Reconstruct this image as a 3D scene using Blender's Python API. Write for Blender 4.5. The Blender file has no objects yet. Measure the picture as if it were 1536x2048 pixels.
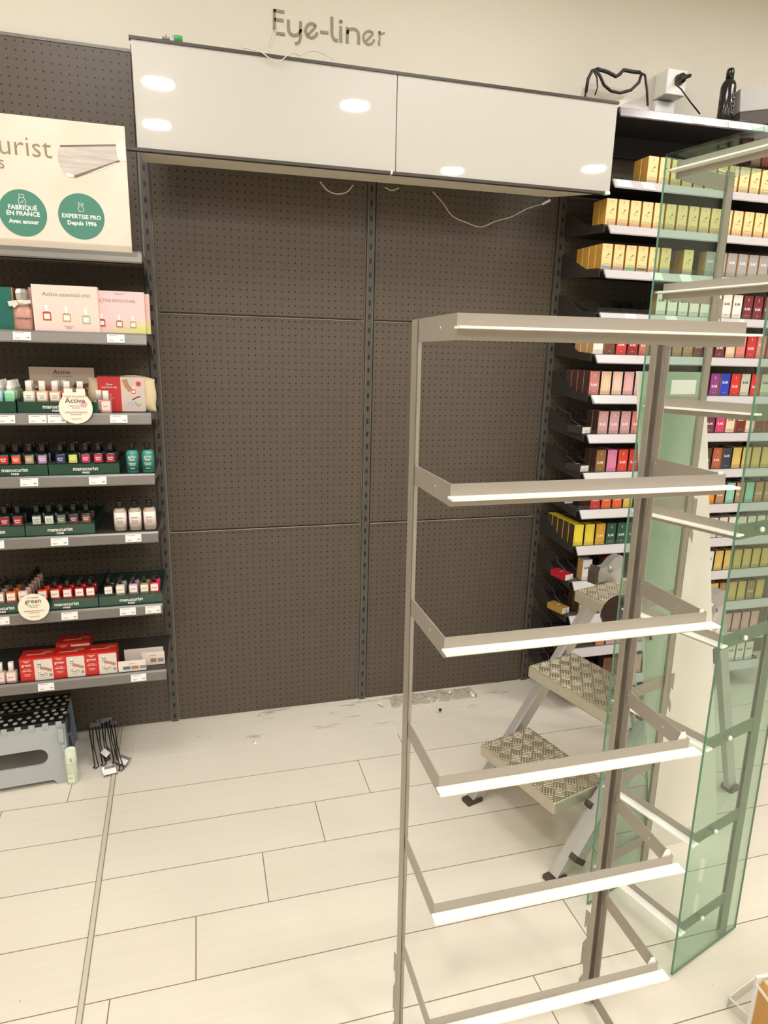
import bpy, bmesh, math, random
import numpy as np
from mathutils import Vector, Matrix, Euler
random.seed(7)
S = bpy.context.scene
COL = S.collection
R = math.radians

# ------------------------------------------------------------------ camera
FPX = 1312.735
CAM = np.array([0.11543, -2.54589, 1.507])
YAW, PIT, ROL = 0.276395, -0.243633, 0.026557
_cy, _sy, _cp, _sp = math.cos(YAW), math.sin(YAW), math.cos(PIT), math.sin(PIT)
FWD = np.array([_sy*_cp, _cy*_cp, _sp])
_r0 = np.array([_cy, -_sy, 0.0]); _u0 = np.cross(_r0, FWD)
RGT = math.cos(ROL)*_r0 + math.sin(ROL)*_u0
UPV = -math.sin(ROL)*_r0 + math.cos(ROL)*_u0
cd = bpy.data.cameras.new('camera')
cam = bpy.data.objects.new('camera', cd); COL.objects.link(cam)
m = Matrix([[RGT[0], UPV[0], -FWD[0], CAM[0]], [RGT[1], UPV[1], -FWD[1], CAM[1]],
            [RGT[2], UPV[2], -FWD[2], CAM[2]], [0, 0, 0, 1]])
cam.matrix_world = m
cd.sensor_fit = 'VERTICAL'; cd.sensor_height = 36.0; cd.lens = 36.0*FPX/2048.0
cd.clip_start = 0.02
S.camera = cam

# ------------------------------------------------------------------ look + world
S.view_settings.view_transform = 'Standard'; S.view_settings.look = 'None'
S.view_settings.gamma = 1.0; S.view_settings.use_curve_mapping = False
S.view_settings.exposure = 0.70
W = bpy.data.worlds.new('world'); S.world = W; W.use_nodes = True
W.node_tree.nodes['Background'].inputs[0].default_value = (1.0, 0.93, 0.82, 1)
W.node_tree.nodes['Background'].inputs[1].default_value = 0.3
LAMP_COL = (1.0, 0.965, 0.90)
LAMP_POWER = 104.0      # emission strength of a downlight lens
FAR_POWER = 3.2         # emission strength of the added fill panels deeper in the shop
PANEL_POWER = 9.0      # emission strength of the fill panels added near the wall

# ------------------------------------------------------------------ picture -> place helpers (used to measure positions)
def _ray(px, py): return FWD*FPX + RGT*(px-768) - UPV*(py-1024)
def Y(px, py, y=0.0):
    d = _ray(px, py); return CAM + d*(y-CAM[1])/d[1]
def G(px, py, z=0.0):
    d = _ray(px, py); return CAM + d*(z-CAM[2])/d[2]

# ------------------------------------------------------------------ materials
def s2l(c):
    return tuple((v/12.92 if v <= 0.04045 else ((v+0.055)/1.055)**2.4) for v in c)
MATS = {}
def rgb(r, g, b): return s2l((r/255, g/255, b/255))
def mat(name, col=(0.5, 0.5, 0.5), rough=0.5, metal=0.0, spec=0.5, coat=0.0, alpha=1.0, noise=0.0, nscale=40.0, emit=None, es=0.0):
    if name in MATS: return MATS[name]
    mm = bpy.data.materials.new(name); mm.use_nodes = True
    nt = mm.node_tree; b = nt.nodes['Principled BSDF']
    b.inputs['Base Color'].default_value = (*col, 1); b.inputs['Roughness'].default_value = rough
    b.inputs['Metallic'].default_value = metal; b.inputs['Specular IOR Level'].default_value = spec
    b.inputs['Coat Weight'].default_value = coat; b.inputs['Coat Roughness'].default_value = 0.03
    b.inputs['Alpha'].default_value = alpha
    if emit: b.inputs['Emission Color'].default_value = (*emit, 1); b.inputs['Emission Strength'].default_value = es
    tc = nt.nodes.new('ShaderNodeTexCoord'); nz = nt.nodes.new('ShaderNodeTexNoise')
    nz.inputs['Scale'].default_value = nscale; nz.inputs['Detail'].default_value = 3
    nt.links.new(tc.outputs['Object'], nz.inputs['Vector'])
    mx = nt.nodes.new('ShaderNodeMix'); mx.data_type = 'RGBA'
    k = 1.0-max(noise, 0.03)
    mx.inputs[6].default_value = (*[c*k for c in col], 1); mx.inputs[7].default_value = (*col, 1)
    nt.links.new(nz.outputs['Fac'], mx.inputs[0]); nt.links.new(mx.outputs[2], b.inputs['Base Color'])
    MATS[name] = mm; return mm

def glassmat(name, tint, gloss=0.06, rough=0.02):
    if name in MATS: return MATS[name]
    mm = bpy.data.materials.new(name); mm.use_nodes = True; nt = mm.node_tree; nt.nodes.clear()
    o = nt.nodes.new('ShaderNodeOutputMaterial'); t = nt.nodes.new('ShaderNodeBsdfTransparent')
    t.inputs[0].default_value = (*tint, 1)
    g = nt.nodes.new('ShaderNodeBsdfGlossy'); g.inputs['Roughness'].default_value = rough
    lw = nt.nodes.new('ShaderNodeLayerWeight'); lw.inputs[0].default_value = 0.5
    pw = nt.nodes.new('ShaderNodeMath'); pw.operation = 'POWER'; pw.inputs[1].default_value = 4.0
    nt.links.new(lw.outputs['Facing'], pw.inputs[0])
    ad = nt.nodes.new('ShaderNodeMath'); ad.operation = 'MULTIPLY_ADD'; ad.inputs[1].default_value = 0.6; ad.inputs[2].default_value = gloss*0.6
    ad.use_clamp = True
    x = nt.nodes.new('ShaderNodeMixShader')
    nt.links.new(pw.outputs[0], ad.inputs[0]); nt.links.new(ad.outputs[0], x.inputs[0])
    nt.links.new(t.outputs[0], x.inputs[1]); nt.links.new(g.outputs[0], x.inputs[2])
    nt.links.new(x.outputs[0], o.inputs[0]); MATS[name] = mm; return mm

def emat(name, col, st):
    mm = bpy.data.materials.new(name); mm.use_nodes = True; nt = mm.node_tree; nt.nodes.clear()
    o = nt.nodes.new('ShaderNodeOutputMaterial'); e = nt.nodes.new('ShaderNodeEmission')
    e.inputs[0].default_value = (*col, 1); e.inputs[1].default_value = st
    nt.links.new(e.outputs[0], o.inputs[0]); MATS[name] = mm; return mm

class NT:
    """tiny node helper"""
    def __init__(s, name):
        s.m = bpy.data.materials.new(name); s.m.use_nodes = True; s.t = s.m.node_tree
        s.b = s.t.nodes['Principled BSDF']; s.tc = s.t.nodes.new('ShaderNodeTexCoord')
        s.sep = s.t.nodes.new('ShaderNodeSeparateXYZ'); s.t.links.new(s.tc.outputs['Object'], s.sep.inputs[0])
        s.x, s.y, s.z = s.sep.outputs
    def M(s, op, a, b=0.0, c=0.0):
        n = s.t.nodes.new('ShaderNodeMath'); n.operation = op
        for i, v in enumerate((a, b, c)):
            if isinstance(v, (int, float)): n.inputs[i].default_value = v
            else: s.t.links.new(v, n.inputs[i])
        return n.outputs[0]
    def noise(s, scale, detail=3, vec=None, rough=0.5):
        n = s.t.nodes.new('ShaderNodeTexNoise'); n.inputs['Scale'].default_value = scale
        n.inputs['Detail'].default_value = detail; n.inputs['Roughness'].default_value = rough
        s.t.links.new(vec or s.tc.outputs['Object'], n.inputs['Vector']); return n.outputs['Fac']
    def mix(s, f, a, b):
        n = s.t.nodes.new('ShaderNodeMix'); n.data_type = 'RGBA'
        for sock, v in ((n.inputs[0], f), (n.inputs[6], a), (n.inputs[7], b)):
            if isinstance(v, tuple): sock.default_value = (*v, 1)
            elif isinstance(v, (int, float)): sock.default_value = v
            else: s.t.links.new(v, sock)
        return n.outputs[2]
    def vec(s, a, b, c):
        n = s.t.nodes.new('ShaderNodeCombineXYZ')
        for i, v in enumerate((a, b, c)):
            if isinstance(v, (int, float)): n.inputs[i].default_value = v
            else: s.t.links.new(v, n.inputs[i])
        return n.outputs[0]
    def col(s, c): s.t.links.new(c, s.b.inputs['Base Color'])

# pegboard : dark powder coat with a 25 mm hole grid
def peg_material():
    n = NT('pegboard')
    fx = n.M('SUBTRACT', n.M('FRACT', n.M('DIVIDE', n.x, 0.025)), 0.5)
    fz = n.M('SUBTRACT', n.M('FRACT', n.M('DIVIDE', n.z, 0.025)), 0.5)
    r = n.M('SQRT', n.M('ADD', n.M('MULTIPLY', fx, fx), n.M('MULTIPLY', fz, fz)))
    hole = n.M('LESS_THAN', r, 0.108)
    base = n.mix(n.noise(30), rgb(93, 83, 73), rgb(99, 89, 79))
    n.col(n.mix(hole, base, (0.004, 0.0035, 0.003)))
    n.b.inputs['Roughness'].default_value = 0.42
    n.b.inputs['Specular IOR Level'].default_value = 0.35
    return n.m
PEG = peg_material()

def upright_material():
    n = NT('slotted_steel')
    # slots every 50 mm, local z
    fz = n.M('FRACT', n.M('DIVIDE', n.z, 0.05))
    inz = n.M('MULTIPLY', n.M('GREATER_THAN', fz, 0.30), n.M('LESS_THAN', fz, 0.68))
    inx = n.M('LESS_THAN', n.M('ABSOLUTE', n.x), 0.0042)
    slot = n.M('MULTIPLY', inz, inx)
    n.col(n.mix(slot, n.mix(n.noise(25), rgb(82, 76, 70), rgb(92, 86, 79)), (0.008, 0.007, 0.006)))
    n.b.inputs['Roughness'].default_value = 0.4
    return n.m
UPR = upright_material()

def floor_material():
    n = NT('plank_tiles')
    row = n.M('DIVIDE', n.M('SUBTRACT', -0.434, n.y), 0.1918)
    rid = n.M('FLOOR', row); fr = n.M('SUBTRACT', row, rid)
    dseam = n.M('MULTIPLY', n.M('MINIMUM', fr, n.M('SUBTRACT', 1.0, fr)), 0.1918)
    xx = n.M('DIVIDE', n.M('SUBTRACT', n.M('ADD', n.x, n.M('MULTIPLY', rid, 0.1955)), 0.638), 1.2)
    cid = n.M('FLOOR', xx); fx = n.M('SUBTRACT', xx, cid)
    djoin = n.M('MULTIPLY', n.M('MINIMUM', fx, n.M('SUBTRACT', 1.0, fx)), 1.2)
    line = n.M('MAXIMUM', n.M('LESS_THAN', dseam, 0.0013), n.M('LESS_THAN', djoin, 0.0014))
    # per plank tone
    wn = n.t.nodes.new('ShaderNodeTexWhiteNoise'); wn.noise_dimensions = '2D'
    n.t.links.new(n.vec(rid, cid, 0.0), wn.inputs['Vector'])
    # faint grain along the planks
    g = n.noise(1.0, 6, n.vec(n.M('MULTIPLY', n.x, 3.0), n.M('MULTIPLY', n.y, 55.0), rid), 0.6)
    tone = n.M('ADD', n.M('MULTIPLY', wn.outputs['Value'], 0.25), n.M('MULTIPLY', g, 0.75))
    base = n.mix(tone, rgb(221, 212, 197), rgb(234, 226, 212))
    # grey smudges and glue marks left where the old unit stood, near the wall
    nz = n.noise(1.0, 6, n.vec(n.M('MULTIPLY', n.x, 4.0), n.M('MULTIPLY', n.y, 14.0), 0.0), 0.7)
    near = n.M('MULTIPLY', n.M('GREATER_THAN', n.y, -0.24), n.M('LESS_THAN', n.M('ABSOLUTE', n.M('SUBTRACT', n.x, 0.75)), 0.7))
    sm = n.M('MULTIPLY', n.M('MULTIPLY', n.M('GREATER_THAN', nz, 0.60), near), n.M('MULTIPLY', n.M('SUBTRACT', nz, 0.55), 5.0))
    sm = n.M('MINIMUM', sm, 0.75)
    base = n.mix(sm, base, rgb(150, 142, 130))
    # specks
    vo = n.t.nodes.new('ShaderNodeTexVoronoi'); vo.inputs['Scale'].default_value = 9.0
    n.t.links.new(n.tc.outputs['Object'], vo.inputs['Vector'])
    sp = n.M('LESS_THAN', vo.outputs['Distance'], 0.014)
    base = n.mix(sp, base, rgb(140, 125, 105))
    white = n.M('GREATER_THAN', n.y, -0.3)
    lc = n.mix(white, rgb(128, 112, 88), rgb(236, 232, 222))
    n.col(n.mix(line, base, lc))
    n.b.inputs['Roughness'].default_value = 0.33
    n.b.inputs['Specular IOR Level'].default_value = 0.4
    return n.m
FLOORM = floor_material()
EDGEM = mat('folded_edge_lit_grey', rgb(176, 168, 156), 0.4)  # paler than the panel, stands in for light caught on the fold

def checker_material():
    n = NT('checker_plate')
    # basket-weave raised bars
    S_ = 0.034
    a = n.M('DIVIDE', n.M('ADD', n.x, n.y), S_*1.4142); b = n.M('DIVIDE', n.M('SUBTRACT', n.x, n.y), S_*1.4142)
    par = n.M('MODULO', n.M('ABSOLUTE', n.M('ADD', n.M('FLOOR', a), n.M('FLOOR', b))), 2.0)
    fa = n.M('FRACT', a); fb = n.M('FRACT', b)
    def bars(u, v):
        s = n.M('FRACT', n.M('MULTIPLY', u, 4.0))
        w = n.M('SUBTRACT', 0.5, n.M('ABSOLUTE', n.M('SUBTRACT', s, 0.5)))
        e = n.M('MINIMUM', v, n.M('SUBTRACT', 1.0, v))
        return n.M('MULTIPLY', n.M('MINIMUM', n.M('MULTIPLY', w, 3.0), 1.0), n.M('MINIMUM', n.M('MULTIPLY', e, 7.0), 1.0))
    A = bars(fa, fb); B = bars(fb, fa)
    h = n.M('ADD', n.M('MULTIPLY', A, par), n.M('MULTIPLY', B, n.M('SUBTRACT', 1.0, par)))
    bp = n.t.nodes.new('ShaderNodeBump'); bp.inputs['Strength'].default_value = 1.0; bp.inputs['Distance'].default_value = 0.004
    n.t.links.new(h, bp.inputs['Height']); n.t.links.new(bp.outputs[0], n.b.inputs['Normal'])
    dirt = n.noise(14, 5)
    n.col(n.mix(n.M('MULTIPLY', dirt, 0.8), n.mix(h, rgb(178, 168, 142), rgb(232, 224, 204)), rgb(176, 160, 130)))
    n.b.inputs['Metallic'].default_value = 0.5; n.b.inputs['Roughness'].default_value = 0.34
    return n.m
CHECK = checker_material()

WALLM = mat('wall_paint', rgb(226, 220, 206), 0.75, noise=0.03, nscale=3)
CEILM = mat('ceiling_paint', rgb(232, 228, 218), 0.8)
STEELG = mat('shelf_grey', rgb(118, 113, 108), 0.38, metal=0.2)
DARKSH = mat('shelf_dark', rgb(62, 57, 54), 0.45)
BLACKM = mat('bracket_black', rgb(52, 47, 45), 0.5)
RACKM = mat('rack_powder_grey', rgb(170, 162, 150), 0.42, metal=0.35, noise=0.05, nscale=20)
WHITEP = mat('white_plastic', rgb(242, 240, 234), 0.35)
LIPM = mat('white_lip', rgb(250, 248, 240), 0.3)
TAGM = mat('tag_paper', rgb(240, 238, 234), 0.6)
INKG = mat('grey_ink', rgb(150, 146, 142), 0.7)
INKD = mat('dark_ink', rgb(60, 55, 52), 0.7)
INKW = mat('white_ink', rgb(240, 238, 232), 0.6)
TRIMB = mat('black_trim', rgb(64, 56, 50), 0.35)
ALU = mat('aluminium', rgb(205, 202, 198), 0.35, metal=0.5, noise=0.12, nscale=18)
ALUB = mat('aluminium_cast', rgb(190, 192, 190), 0.32, metal=0.7, noise=0.2, nscale=25)
RUBBER = mat('brown_rubber', rgb(78, 66, 55), 0.6)
BLK = mat('black_gloss', rgb(24, 21, 20), 0.12, spec=0.6)
GLASS = glassmat('green_glass', (0.76, 0.885, 0.81), 0.07)
GEDGE = mat('glass_edge', rgb(96, 140, 118), 0.15)
ACRYL = glassmat('clear_acrylic', (0.93, 0.94, 0.93), 0.05)
BOTTLEG = glassmat('clear_bottle', (0.88, 0.86, 0.84), 0.08)
SHEET = mat('white_board', rgb(246, 240, 230), 0.5)

# ------------------------------------------------------------------ mesh builder
class MB:
    def __init__(s): s.v = []; s.f = []; s.m = []; s.s = []
    def add(s, vs, fs, m=0, sm=False):
        o = len(s.v); s.v += [tuple(map(float, p)) for p in vs]
        for f in fs: s.f.append(tuple(i+o for i in f)); s.m.append(m); s.s.append(sm)
        return s
    def box(s, x0, x1, y0, y1, z0, z1, m=0):
        vs = [(x, y, z) for z in (z0, z1) for y in (y0, y1) for x in (x0, x1)]
        return s.add(vs, [(0, 2, 3, 1), (4, 5, 7, 6), (0, 1, 5, 4), (2, 6, 7, 3), (0, 4, 6, 2), (1, 3, 7, 5)], m)
    def prism(s, pts, ax, a, b, m=0, sm=False):
        """polygon (2-D points) extruded along axis ax from a to b"""
        n = len(pts)
        def P(p, t):
            if ax == 'x': return (t, p[0], p[1])
            if ax == 'y': return (p[0], t, p[1])
            return (p[0], p[1], t)
        vs = [P(p, a) for p in pts]+[P(p, b) for p in pts]
        s.add(vs, [tuple(range(n))[::-1], tuple(range(n, 2*n))], m)
        s.add(vs, [(i, (i+1) % n, n+(i+1) % n, n+i) for i in range(n)], m, sm)
        return s
    def lathe(s, prof, c=(0, 0, 0), n=20, m=0, sx=1.0, sy=1.0, sm=True, square=0.0):
        vs = []; fs = []
        for (r, z) in prof:
            for k in range(n):
                a = 2*math.pi*k/n; ca, sa = math.cos(a), math.sin(a)
                q = 1.0
                if square: q = 1.0/((abs(ca)**square+abs(sa)**square)**(1.0/square))
                vs.append((c[0]+r*ca*q*sx, c[1]+r*sa*q*sy, c[2]+z))
        for j in range(len(prof)-1):
            for k in range(n):
                fs.append((j*n+k, j*n+(k+1) % n, (j+1)*n+(k+1) % n, (j+1)*n+k))
        s.add(vs, fs, m, sm)
        o = len(s.v)-len(vs)
        s.f.append(tuple(o+k for k in range(n))[::-1]); s.m.append(m); s.s.append(False)
        s.f.append(tuple(o+(len(prof)-1)*n+k for k in range(n))); s.m.append(m); s.s.append(False)
        return s
    def tube(s, pts, r, n=8, m=0, closed=False, rs=None):
        pts = [Vector(p) for p in pts]; N = len(pts); vs = []; up = None
        for i, p in enumerate(pts):
            a = pts[max(i-1, 0)] if not closed else pts[i-1]; b = pts[min(i+1, N-1)] if not closed else pts[(i+1) % N]
            t = (b-a).normalized()
            if up is None:
                up = t.orthogonal().normalized()
            up = (up-t*up.dot(t)); up = up.normalized() if up.length > 1e-6 else t.orthogonal().normalized()
            w = t.cross(up); rr = rs[i] if rs else r
            for k in range(n):
                an = 2*math.pi*k/n; vs.append(tuple(p+(up*math.cos(an)+w*math.sin(an))*rr))
        fs = []
        for i in range(N if closed else N-1):
            j = (i+1) % N
            for k in range(n): fs.append((i*n+k, i*n+(k+1) % n, j*n+(k+1) % n, j*n+k))
        if not closed: fs += [tuple(range(n))[::-1], tuple((N-1)*n+k for k in range(n))]
        return s.add(vs, fs, m, True)
    def bar(s, p, q, w, h, up=(0, 0, 1), m=0):
        """rectangular bar from p to q, w across, h along up"""
        p, q = Vector(p), Vector(q); t = (q-p).normalized(); up = Vector(up); up = (up-t*up.dot(t)).normalized(); sd = t.cross(up)
        vs = []
        for c in (p, q):
            for a, b in ((-1, -1), (1, -1), (1, 1), (-1, 1)): vs.append(tuple(c+sd*a*w/2+up*b*h/2))
        return s.add(vs, [(3, 2, 1, 0), (4, 5, 6, 7), (0, 1, 5, 4), (1, 2, 6, 5), (2, 3, 7, 6), (3, 0, 4, 7)], m)
    def ribbon(s, pts, w, y0, y1, m=0):
        """flat stroke of width w in the XZ plane with thickness y0..y1"""
        P = [Vector((p[0], p[1])) for p in pts]; L = []; Rr = []
        for i, p in enumerate(P):
            a = P[max(i-1, 0)]; b = P[min(i+1, len(P)-1)]; t = (b-a).normalized(); nn = Vector((-t.y, t.x))*w/2
            L.append(p+nn); Rr.append(p-nn)
        n = len(P); vs = [(q.x, y0, q.y) for q in L+Rr]+[(q.x, y1, q.y) for q in L+Rr]; fs = []
        for i in range(n-1):
            fs.append((i, i+1, n+i+1, n+i)); fs.append((2*n+i, 3*n+i, 3*n+i+1, 2*n+i+1))
            fs.append((i, 2*n+i, 2*n+i+1, i+1)); fs.append((n+i, n+i+1, 3*n+i+1, 3*n+i))
        fs += [(0, n, 3*n, 2*n), (n-1, 3*n-1, 4*n-1, 2*n-1)]
        return s.add(vs, fs, m)
    def mesh(s, name, mats):
        me = bpy.data.meshes.new(name); me.from_pydata(s.v, [], s.f)
        for mm in (mats if isinstance(mats, (list, tuple)) else [mats]): me.materials.append(mm)
        for p, mi, sm in zip(me.polygons, s.m, s.s): p.material_index = mi; p.use_smooth = sm
        bm = bmesh.new(); bm.from_mesh(me); bmesh.ops.recalc_face_normals(bm, faces=bm.faces); bm.to_mesh(me); bm.free()
        return me

def obj(name, mb, mats, parent=None, loc=None, rot=None, bevel=0.0, label=None):
    me = mb if isinstance(mb, bpy.types.Mesh) else mb.mesh(name, mats)
    o = bpy.data.objects.new(name, me); COL.objects.link(o)
    if parent: o.parent = parent
    if loc is not None: o.location = tuple(float(v) for v in loc)
    if rot is not None: o.rotation_euler = rot
    if bevel:
        b = o.modifiers.new('bevel', 'BEVEL'); b.width = bevel; b.segments = 2; b.limit_method = 'ANGLE'; b.angle_limit = R(40)
    if label: o['label'] = label
    return o
def tag(o, label, cat, group=None, kind=None):
    o['label'] = label; o['category'] = cat
    if group: o['group'] = group
    if kind: o['kind'] = kind
    return o
def thing(name, label, cat, loc=(0, 0, 0), rot=(0, 0, 0), group=None):
    o = bpy.data.objects.new(name, None); COL.objects.link(o); o.location = tuple(float(v) for v in loc); o.rotation_euler = rot
    o.empty_display_size = 0.05
    return tag(o, label, cat, group)
def struct(name, mb, mats, loc=None):
    o = obj(name, mb, mats, None, loc); o['kind'] = 'structure'; return o

TXT = {}
def text_mesh(string, size, thick=0.0002, weight=0.0, space=1.0):
    key = (string, size, weight, space)
    if key in TXT: return TXT[key]
    c = bpy.data.curves.new('lettering', 'FONT'); c.body = string; c.size = size; c.align_x = 'CENTER'; c.align_y = 'CENTER'
    c.extrude = thick; c.offset = weight; c.resolution_u = 2; c.space_character = space; c.space_line = 0.95
    o = bpy.data.objects.new('lettering', c); COL.objects.link(o)
    dg = bpy.context.evaluated_depsgraph_get(); me = bpy.data.meshes.new_from_object(o.evaluated_get(dg))
    bpy.data.objects.remove(o); me.transform(Matrix.Rotation(R(90), 4, 'X')); me.name = 'lettering'
    TXT[key] = me; return me
def text(string, size, material, parent, loc, weight=0.0, rot=None, name='lettering', space=1.0):
    me = text_mesh(string, size, weight=weight, space=space)
    k = (id(me), material.name)
    if k not in TXT:
        m2 = me.copy(); m2.materials.clear(); m2.materials.append(material); TXT[k] = m2
    return obj(name, TXT[k], None, parent, loc, rot)

ORD = ['first', 'second', 'third', 'fourth', 'fifth', 'sixth', 'seventh', 'eighth', 'ninth', 'tenth', 'eleventh', 'twelfth', 'thirteenth', 'fourteenth', 'fifteenth', 'sixteenth', 'seventeenth', 'eighteenth', 'nineteenth', 'twentieth']

# ------------------------------------------------------------------ the room
struct('floor', MB().box(-3.0, 5.0, -9.0, 0.6, -0.05, 0.0), FLOORM)
struct('wall_back', MB().box(-3.0, 5.0, 0.022, 0.12, 0.0, 3.0), WALLM)
struct('ceiling', MB().box(-3.0, 5.0, -9.0, 0.12, 3.0, 3.1), CEILM)
struct('wall_left', MB().box(-3.1, -3.0, -9.0, 0.12, 0.0, 3.0), WALLM)
struct('wall_right', MB().box(5.0, 5.1, -9.0, 0.12, 0.0, 3.0), WALLM)
struct('wall_front', MB().box(-3.1, 5.1, -9.1, -9.0, 0.0, 3.0), WALLM)
struct('trim_1', MB().add([(-0.2505, 0.0, 0), (-0.2335, 0.0, 0), (-0.1665, -2.3, 0), (-0.1815, -2.3, 0),
                           (-0.2505, 0.0, .0012), (-0.2335, 0.0, .0012), (-0.1665, -2.3, .0012), (-0.1815, -2.3, .0012)],
                          [(4, 5, 6, 7), (0, 1, 5, 4), (1, 2, 6, 5), (2, 3, 7, 6), (3, 0, 4, 7)]),
       mat('floor_joint', rgb(150, 138, 116), 0.5))
struct('trim_2', MB().add([(-0.248, 0.0, .0012), (-0.236, 0.0, .0012), (-0.169, -2.3, .0012), (-0.179, -2.3, .0012),
                           (-0.248, 0.0, .0026), (-0.236, 0.0, .0026), (-0.169, -2.3, .0026), (-0.179, -2.3, .0026)],
                          [(4, 5, 6, 7), (0, 1, 5, 4), (1, 2, 6, 5), (2, 3, 7, 6), (3, 0, 4, 7)]),
       mat('floor_joint_metal', rgb(214, 206, 188), 0.4, metal=0.1))

# downlights in the ceiling (round recessed lamps)
LENS = emat('downlight_lens', LAMP_COL, LAMP_POWER)
SPOTS = [(-0.04, -2.62), (-0.09, -3.42), (1.14, -2.58), (2.27, -3.80), (3.33, -3.32), (-1.3, -2.9), (3.0, -1.7), (0.9, -4.9), (-1.2, -4.9), (3.0, -5.0)]
for i, (x, y) in enumerate(SPOTS):
    t = thing('ceiling_downlight', 'round recessed ceiling downlight, %s of the ceiling row counted from the aisle end' % ORD[i], 'ceiling lamp', (x, y, 3.0), group='round ceiling downlights')
    obj('lens', MB().lathe([(0.088, -0.012), (0.088, -0.010)], n=28, sm=False), LENS, t)
    obj('trim_ring', MB().lathe([(0.089, -0.008), (0.1, -0.016), (0.11, -0.006), (0.112, 0.0)], n=28), WHITEP, t)
# unseen fill panels added to brighten the upper wall and the shelf fronts
PANELF = emat('far_fill_emitter', (1.0, 0.985, 0.96), FAR_POWER)
PANEL = emat('near_fill_emitter', (1.0, 0.985, 0.96), PANEL_POWER)
for i, (x, y) in enumerate([(-0.4, -4.7), (1.0, -5.4), (2.4, -4.8), (-1.9, -3.4), (4.2, -2.4), (-1.8, -5.6), (0.2, -6.4), (2.2, -6.6), (3.8, -5.8), (-2.2, -1.2), (-0.3, -1.1), (1.1, -1.1), (2.5, -1.1)]):
    t = thing('added_fill_panel', 'added flat fill light panel under the ceiling, %s of the fill panels' % ORD[i], 'ceiling lamp', (x, y, 3.0), group='added fill light panels')
    obj('fill_face', MB().box(-0.28, 0.28, -0.28, 0.28, -0.012, -0.008), PANEL if y > -1.3 else PANELF, t)
    obj('frame', MB().box(-0.3, 0.3, -0.3, -0.28, -0.015, 0).box(-0.3, 0.3, 0.28, 0.3, -0.015, 0).box(-0.3, -0.28, -0.28, 0.28, -0.015, 0).box(0.28, 0.3, -0.28, 0.28, -0.015, 0), WHITEP, t)

# ------------------------------------------------------------------ pegboard back panels and uprights
BAY = 0.789
PW = 0.75
names_b = {-1: 'left shelving bay', 0: 'left empty bay', 1: 'right empty bay', 2: 'right shelving bay', 3: 'far right end of the carton shelves'}
names_p = ['bottom', 'middle', 'top']
for b in (-1, 0, 1, 2, 3):
    bay = thing('perforated_back_wall', 'dark grey perforated metal back wall of the %s, made of three stacked panels' % names_b[b], 'wall panel', (b*BAY-0.0125, 0, 0), group='perforated back walls')
    for p, z0 in enumerate((0.0035, 0.8085, 1.6140)):
        mb = MB().box(0, PW, 0.0, 0.012, 0, 0.8)
        pn = obj('pegboard_panel', mb, PEG, bay, (0, 0, z0), bevel=0.0025)
        obj('folded_edge', MB().box(0.001, PW-.001, -0.0032, 0.002, 0.7985, 0.8002), EDGEM, pn)
    obj('cap_strip', MB().box(0, PW+0.03, -0.004, 0.016, 0, 0.006), STEELG, bay, (0, 0, 2.4145))
for k, (x, lab) in enumerate(((-0.8205, 'far left'), (-0.0315, 'beside the manicure shelves'), (0.7575, 'between the two empty bays'), (1.5465, 'beside the small box shelves'), (2.6255, 'at far right'))):
    t = thing('slotted_upright', 'dark grey slotted steel upright post %s' % lab, 'post', (x, 0, 0), group='slotted uprights')
    obj('slotted_face', MB().box(-0.0115, 0.0115, -0.006, -0.004, 0.0, 2.415), UPR, t)
    obj('side_channel', MB().box(-0.0135, -0.0115, -0.006, 0.012, 0, 2.415).box(0.0115, 0.0135, -0.006, 0.012, 0, 2.415), STEELG, t)

# ------------------------------------------------------------------ lettering on the wall
def wl(u, v):
    p = Y(520+u/5.12, v/5.12, 0.021); return (p[0], p[2])
LET = mat('wall_letter_grey', rgb(150, 142, 126), 0.6)
def arcpts(cx, cy, r, a0, a1, n=18, ry=None):
    ry = ry or r
    return [(cx+r*math.cos(R(a0+(a1-a0)*i/n)), cy-ry*math.sin(R(a0+(a1-a0)*i/n))) for i in range(n+1)]
t = thing('wall_sign', 'large grey Eye-liner lettering stuck on the wall above the light box', 'sign', (0.6, 0.02, 2.55))
def stroke(mb, pts, w=26):
    ww = w/5.12*0.0019
    mb.ribbon([(wl(*p)[0]-0.6, wl(*p)[1]-2.55) for p in pts], ww, -0.0005, 0.0008)
def letter(name, strokes):
    mb = MB()
    for s_ in strokes: stroke(mb, s_[0], s_[1] if len(s_) > 1 else 26)
    obj(name, mb, LET, t)
letter('letter_e', [([(146, 95), (148, 300)],), ([(140, 108), (250, 124)],), ([(146, 200), (242, 212)],), ([(160, 340), (256, 353)],), ([(148, 290), (141, 330)], 10)])
letter('letter_y', [([(291, 202), (292, 290)]+[(292+62*(1-math.cos(R(a))), 290+74*math.sin(R(a))) for a in range(10, 181, 10)]+[(416, 218)],),
                    ([(416, 300), (414, 390), (403, 430), (385, 445), (358, 450)],)])
def e_strokes(cx, cy, r, ry, k=1):
    ring = [(cx+r*math.cos(R(a)), cy-ry*math.sin(R(a))) for a in range(42, 352, 8)]
    return [(ring, 25), ([(cx-r*0.62, cy+ry*0.62), (cx+r*0.78, cy-ry*0.62)], 22)]
letter('letter_e', e_strokes(527, 315, 60, 72))
letter('hyphen', [([(616, 328), (702, 338)],)])
letter('letter_l', [([(736, 172), (737, 340), (745, 380), (765, 408), (797, 420)],)])
letter('letter_i', [([(827, 270), (828, 436)],), (arcpts(828, 222, 8, 0, 360, 16), 20)])
letter('letter_n', [([(893, 278), (894, 442)],), ([(894, 350), (900, 322), (920, 302), (950, 296), (985, 306), (1005, 330), (1011, 370), (1011, 458)],)])
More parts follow.
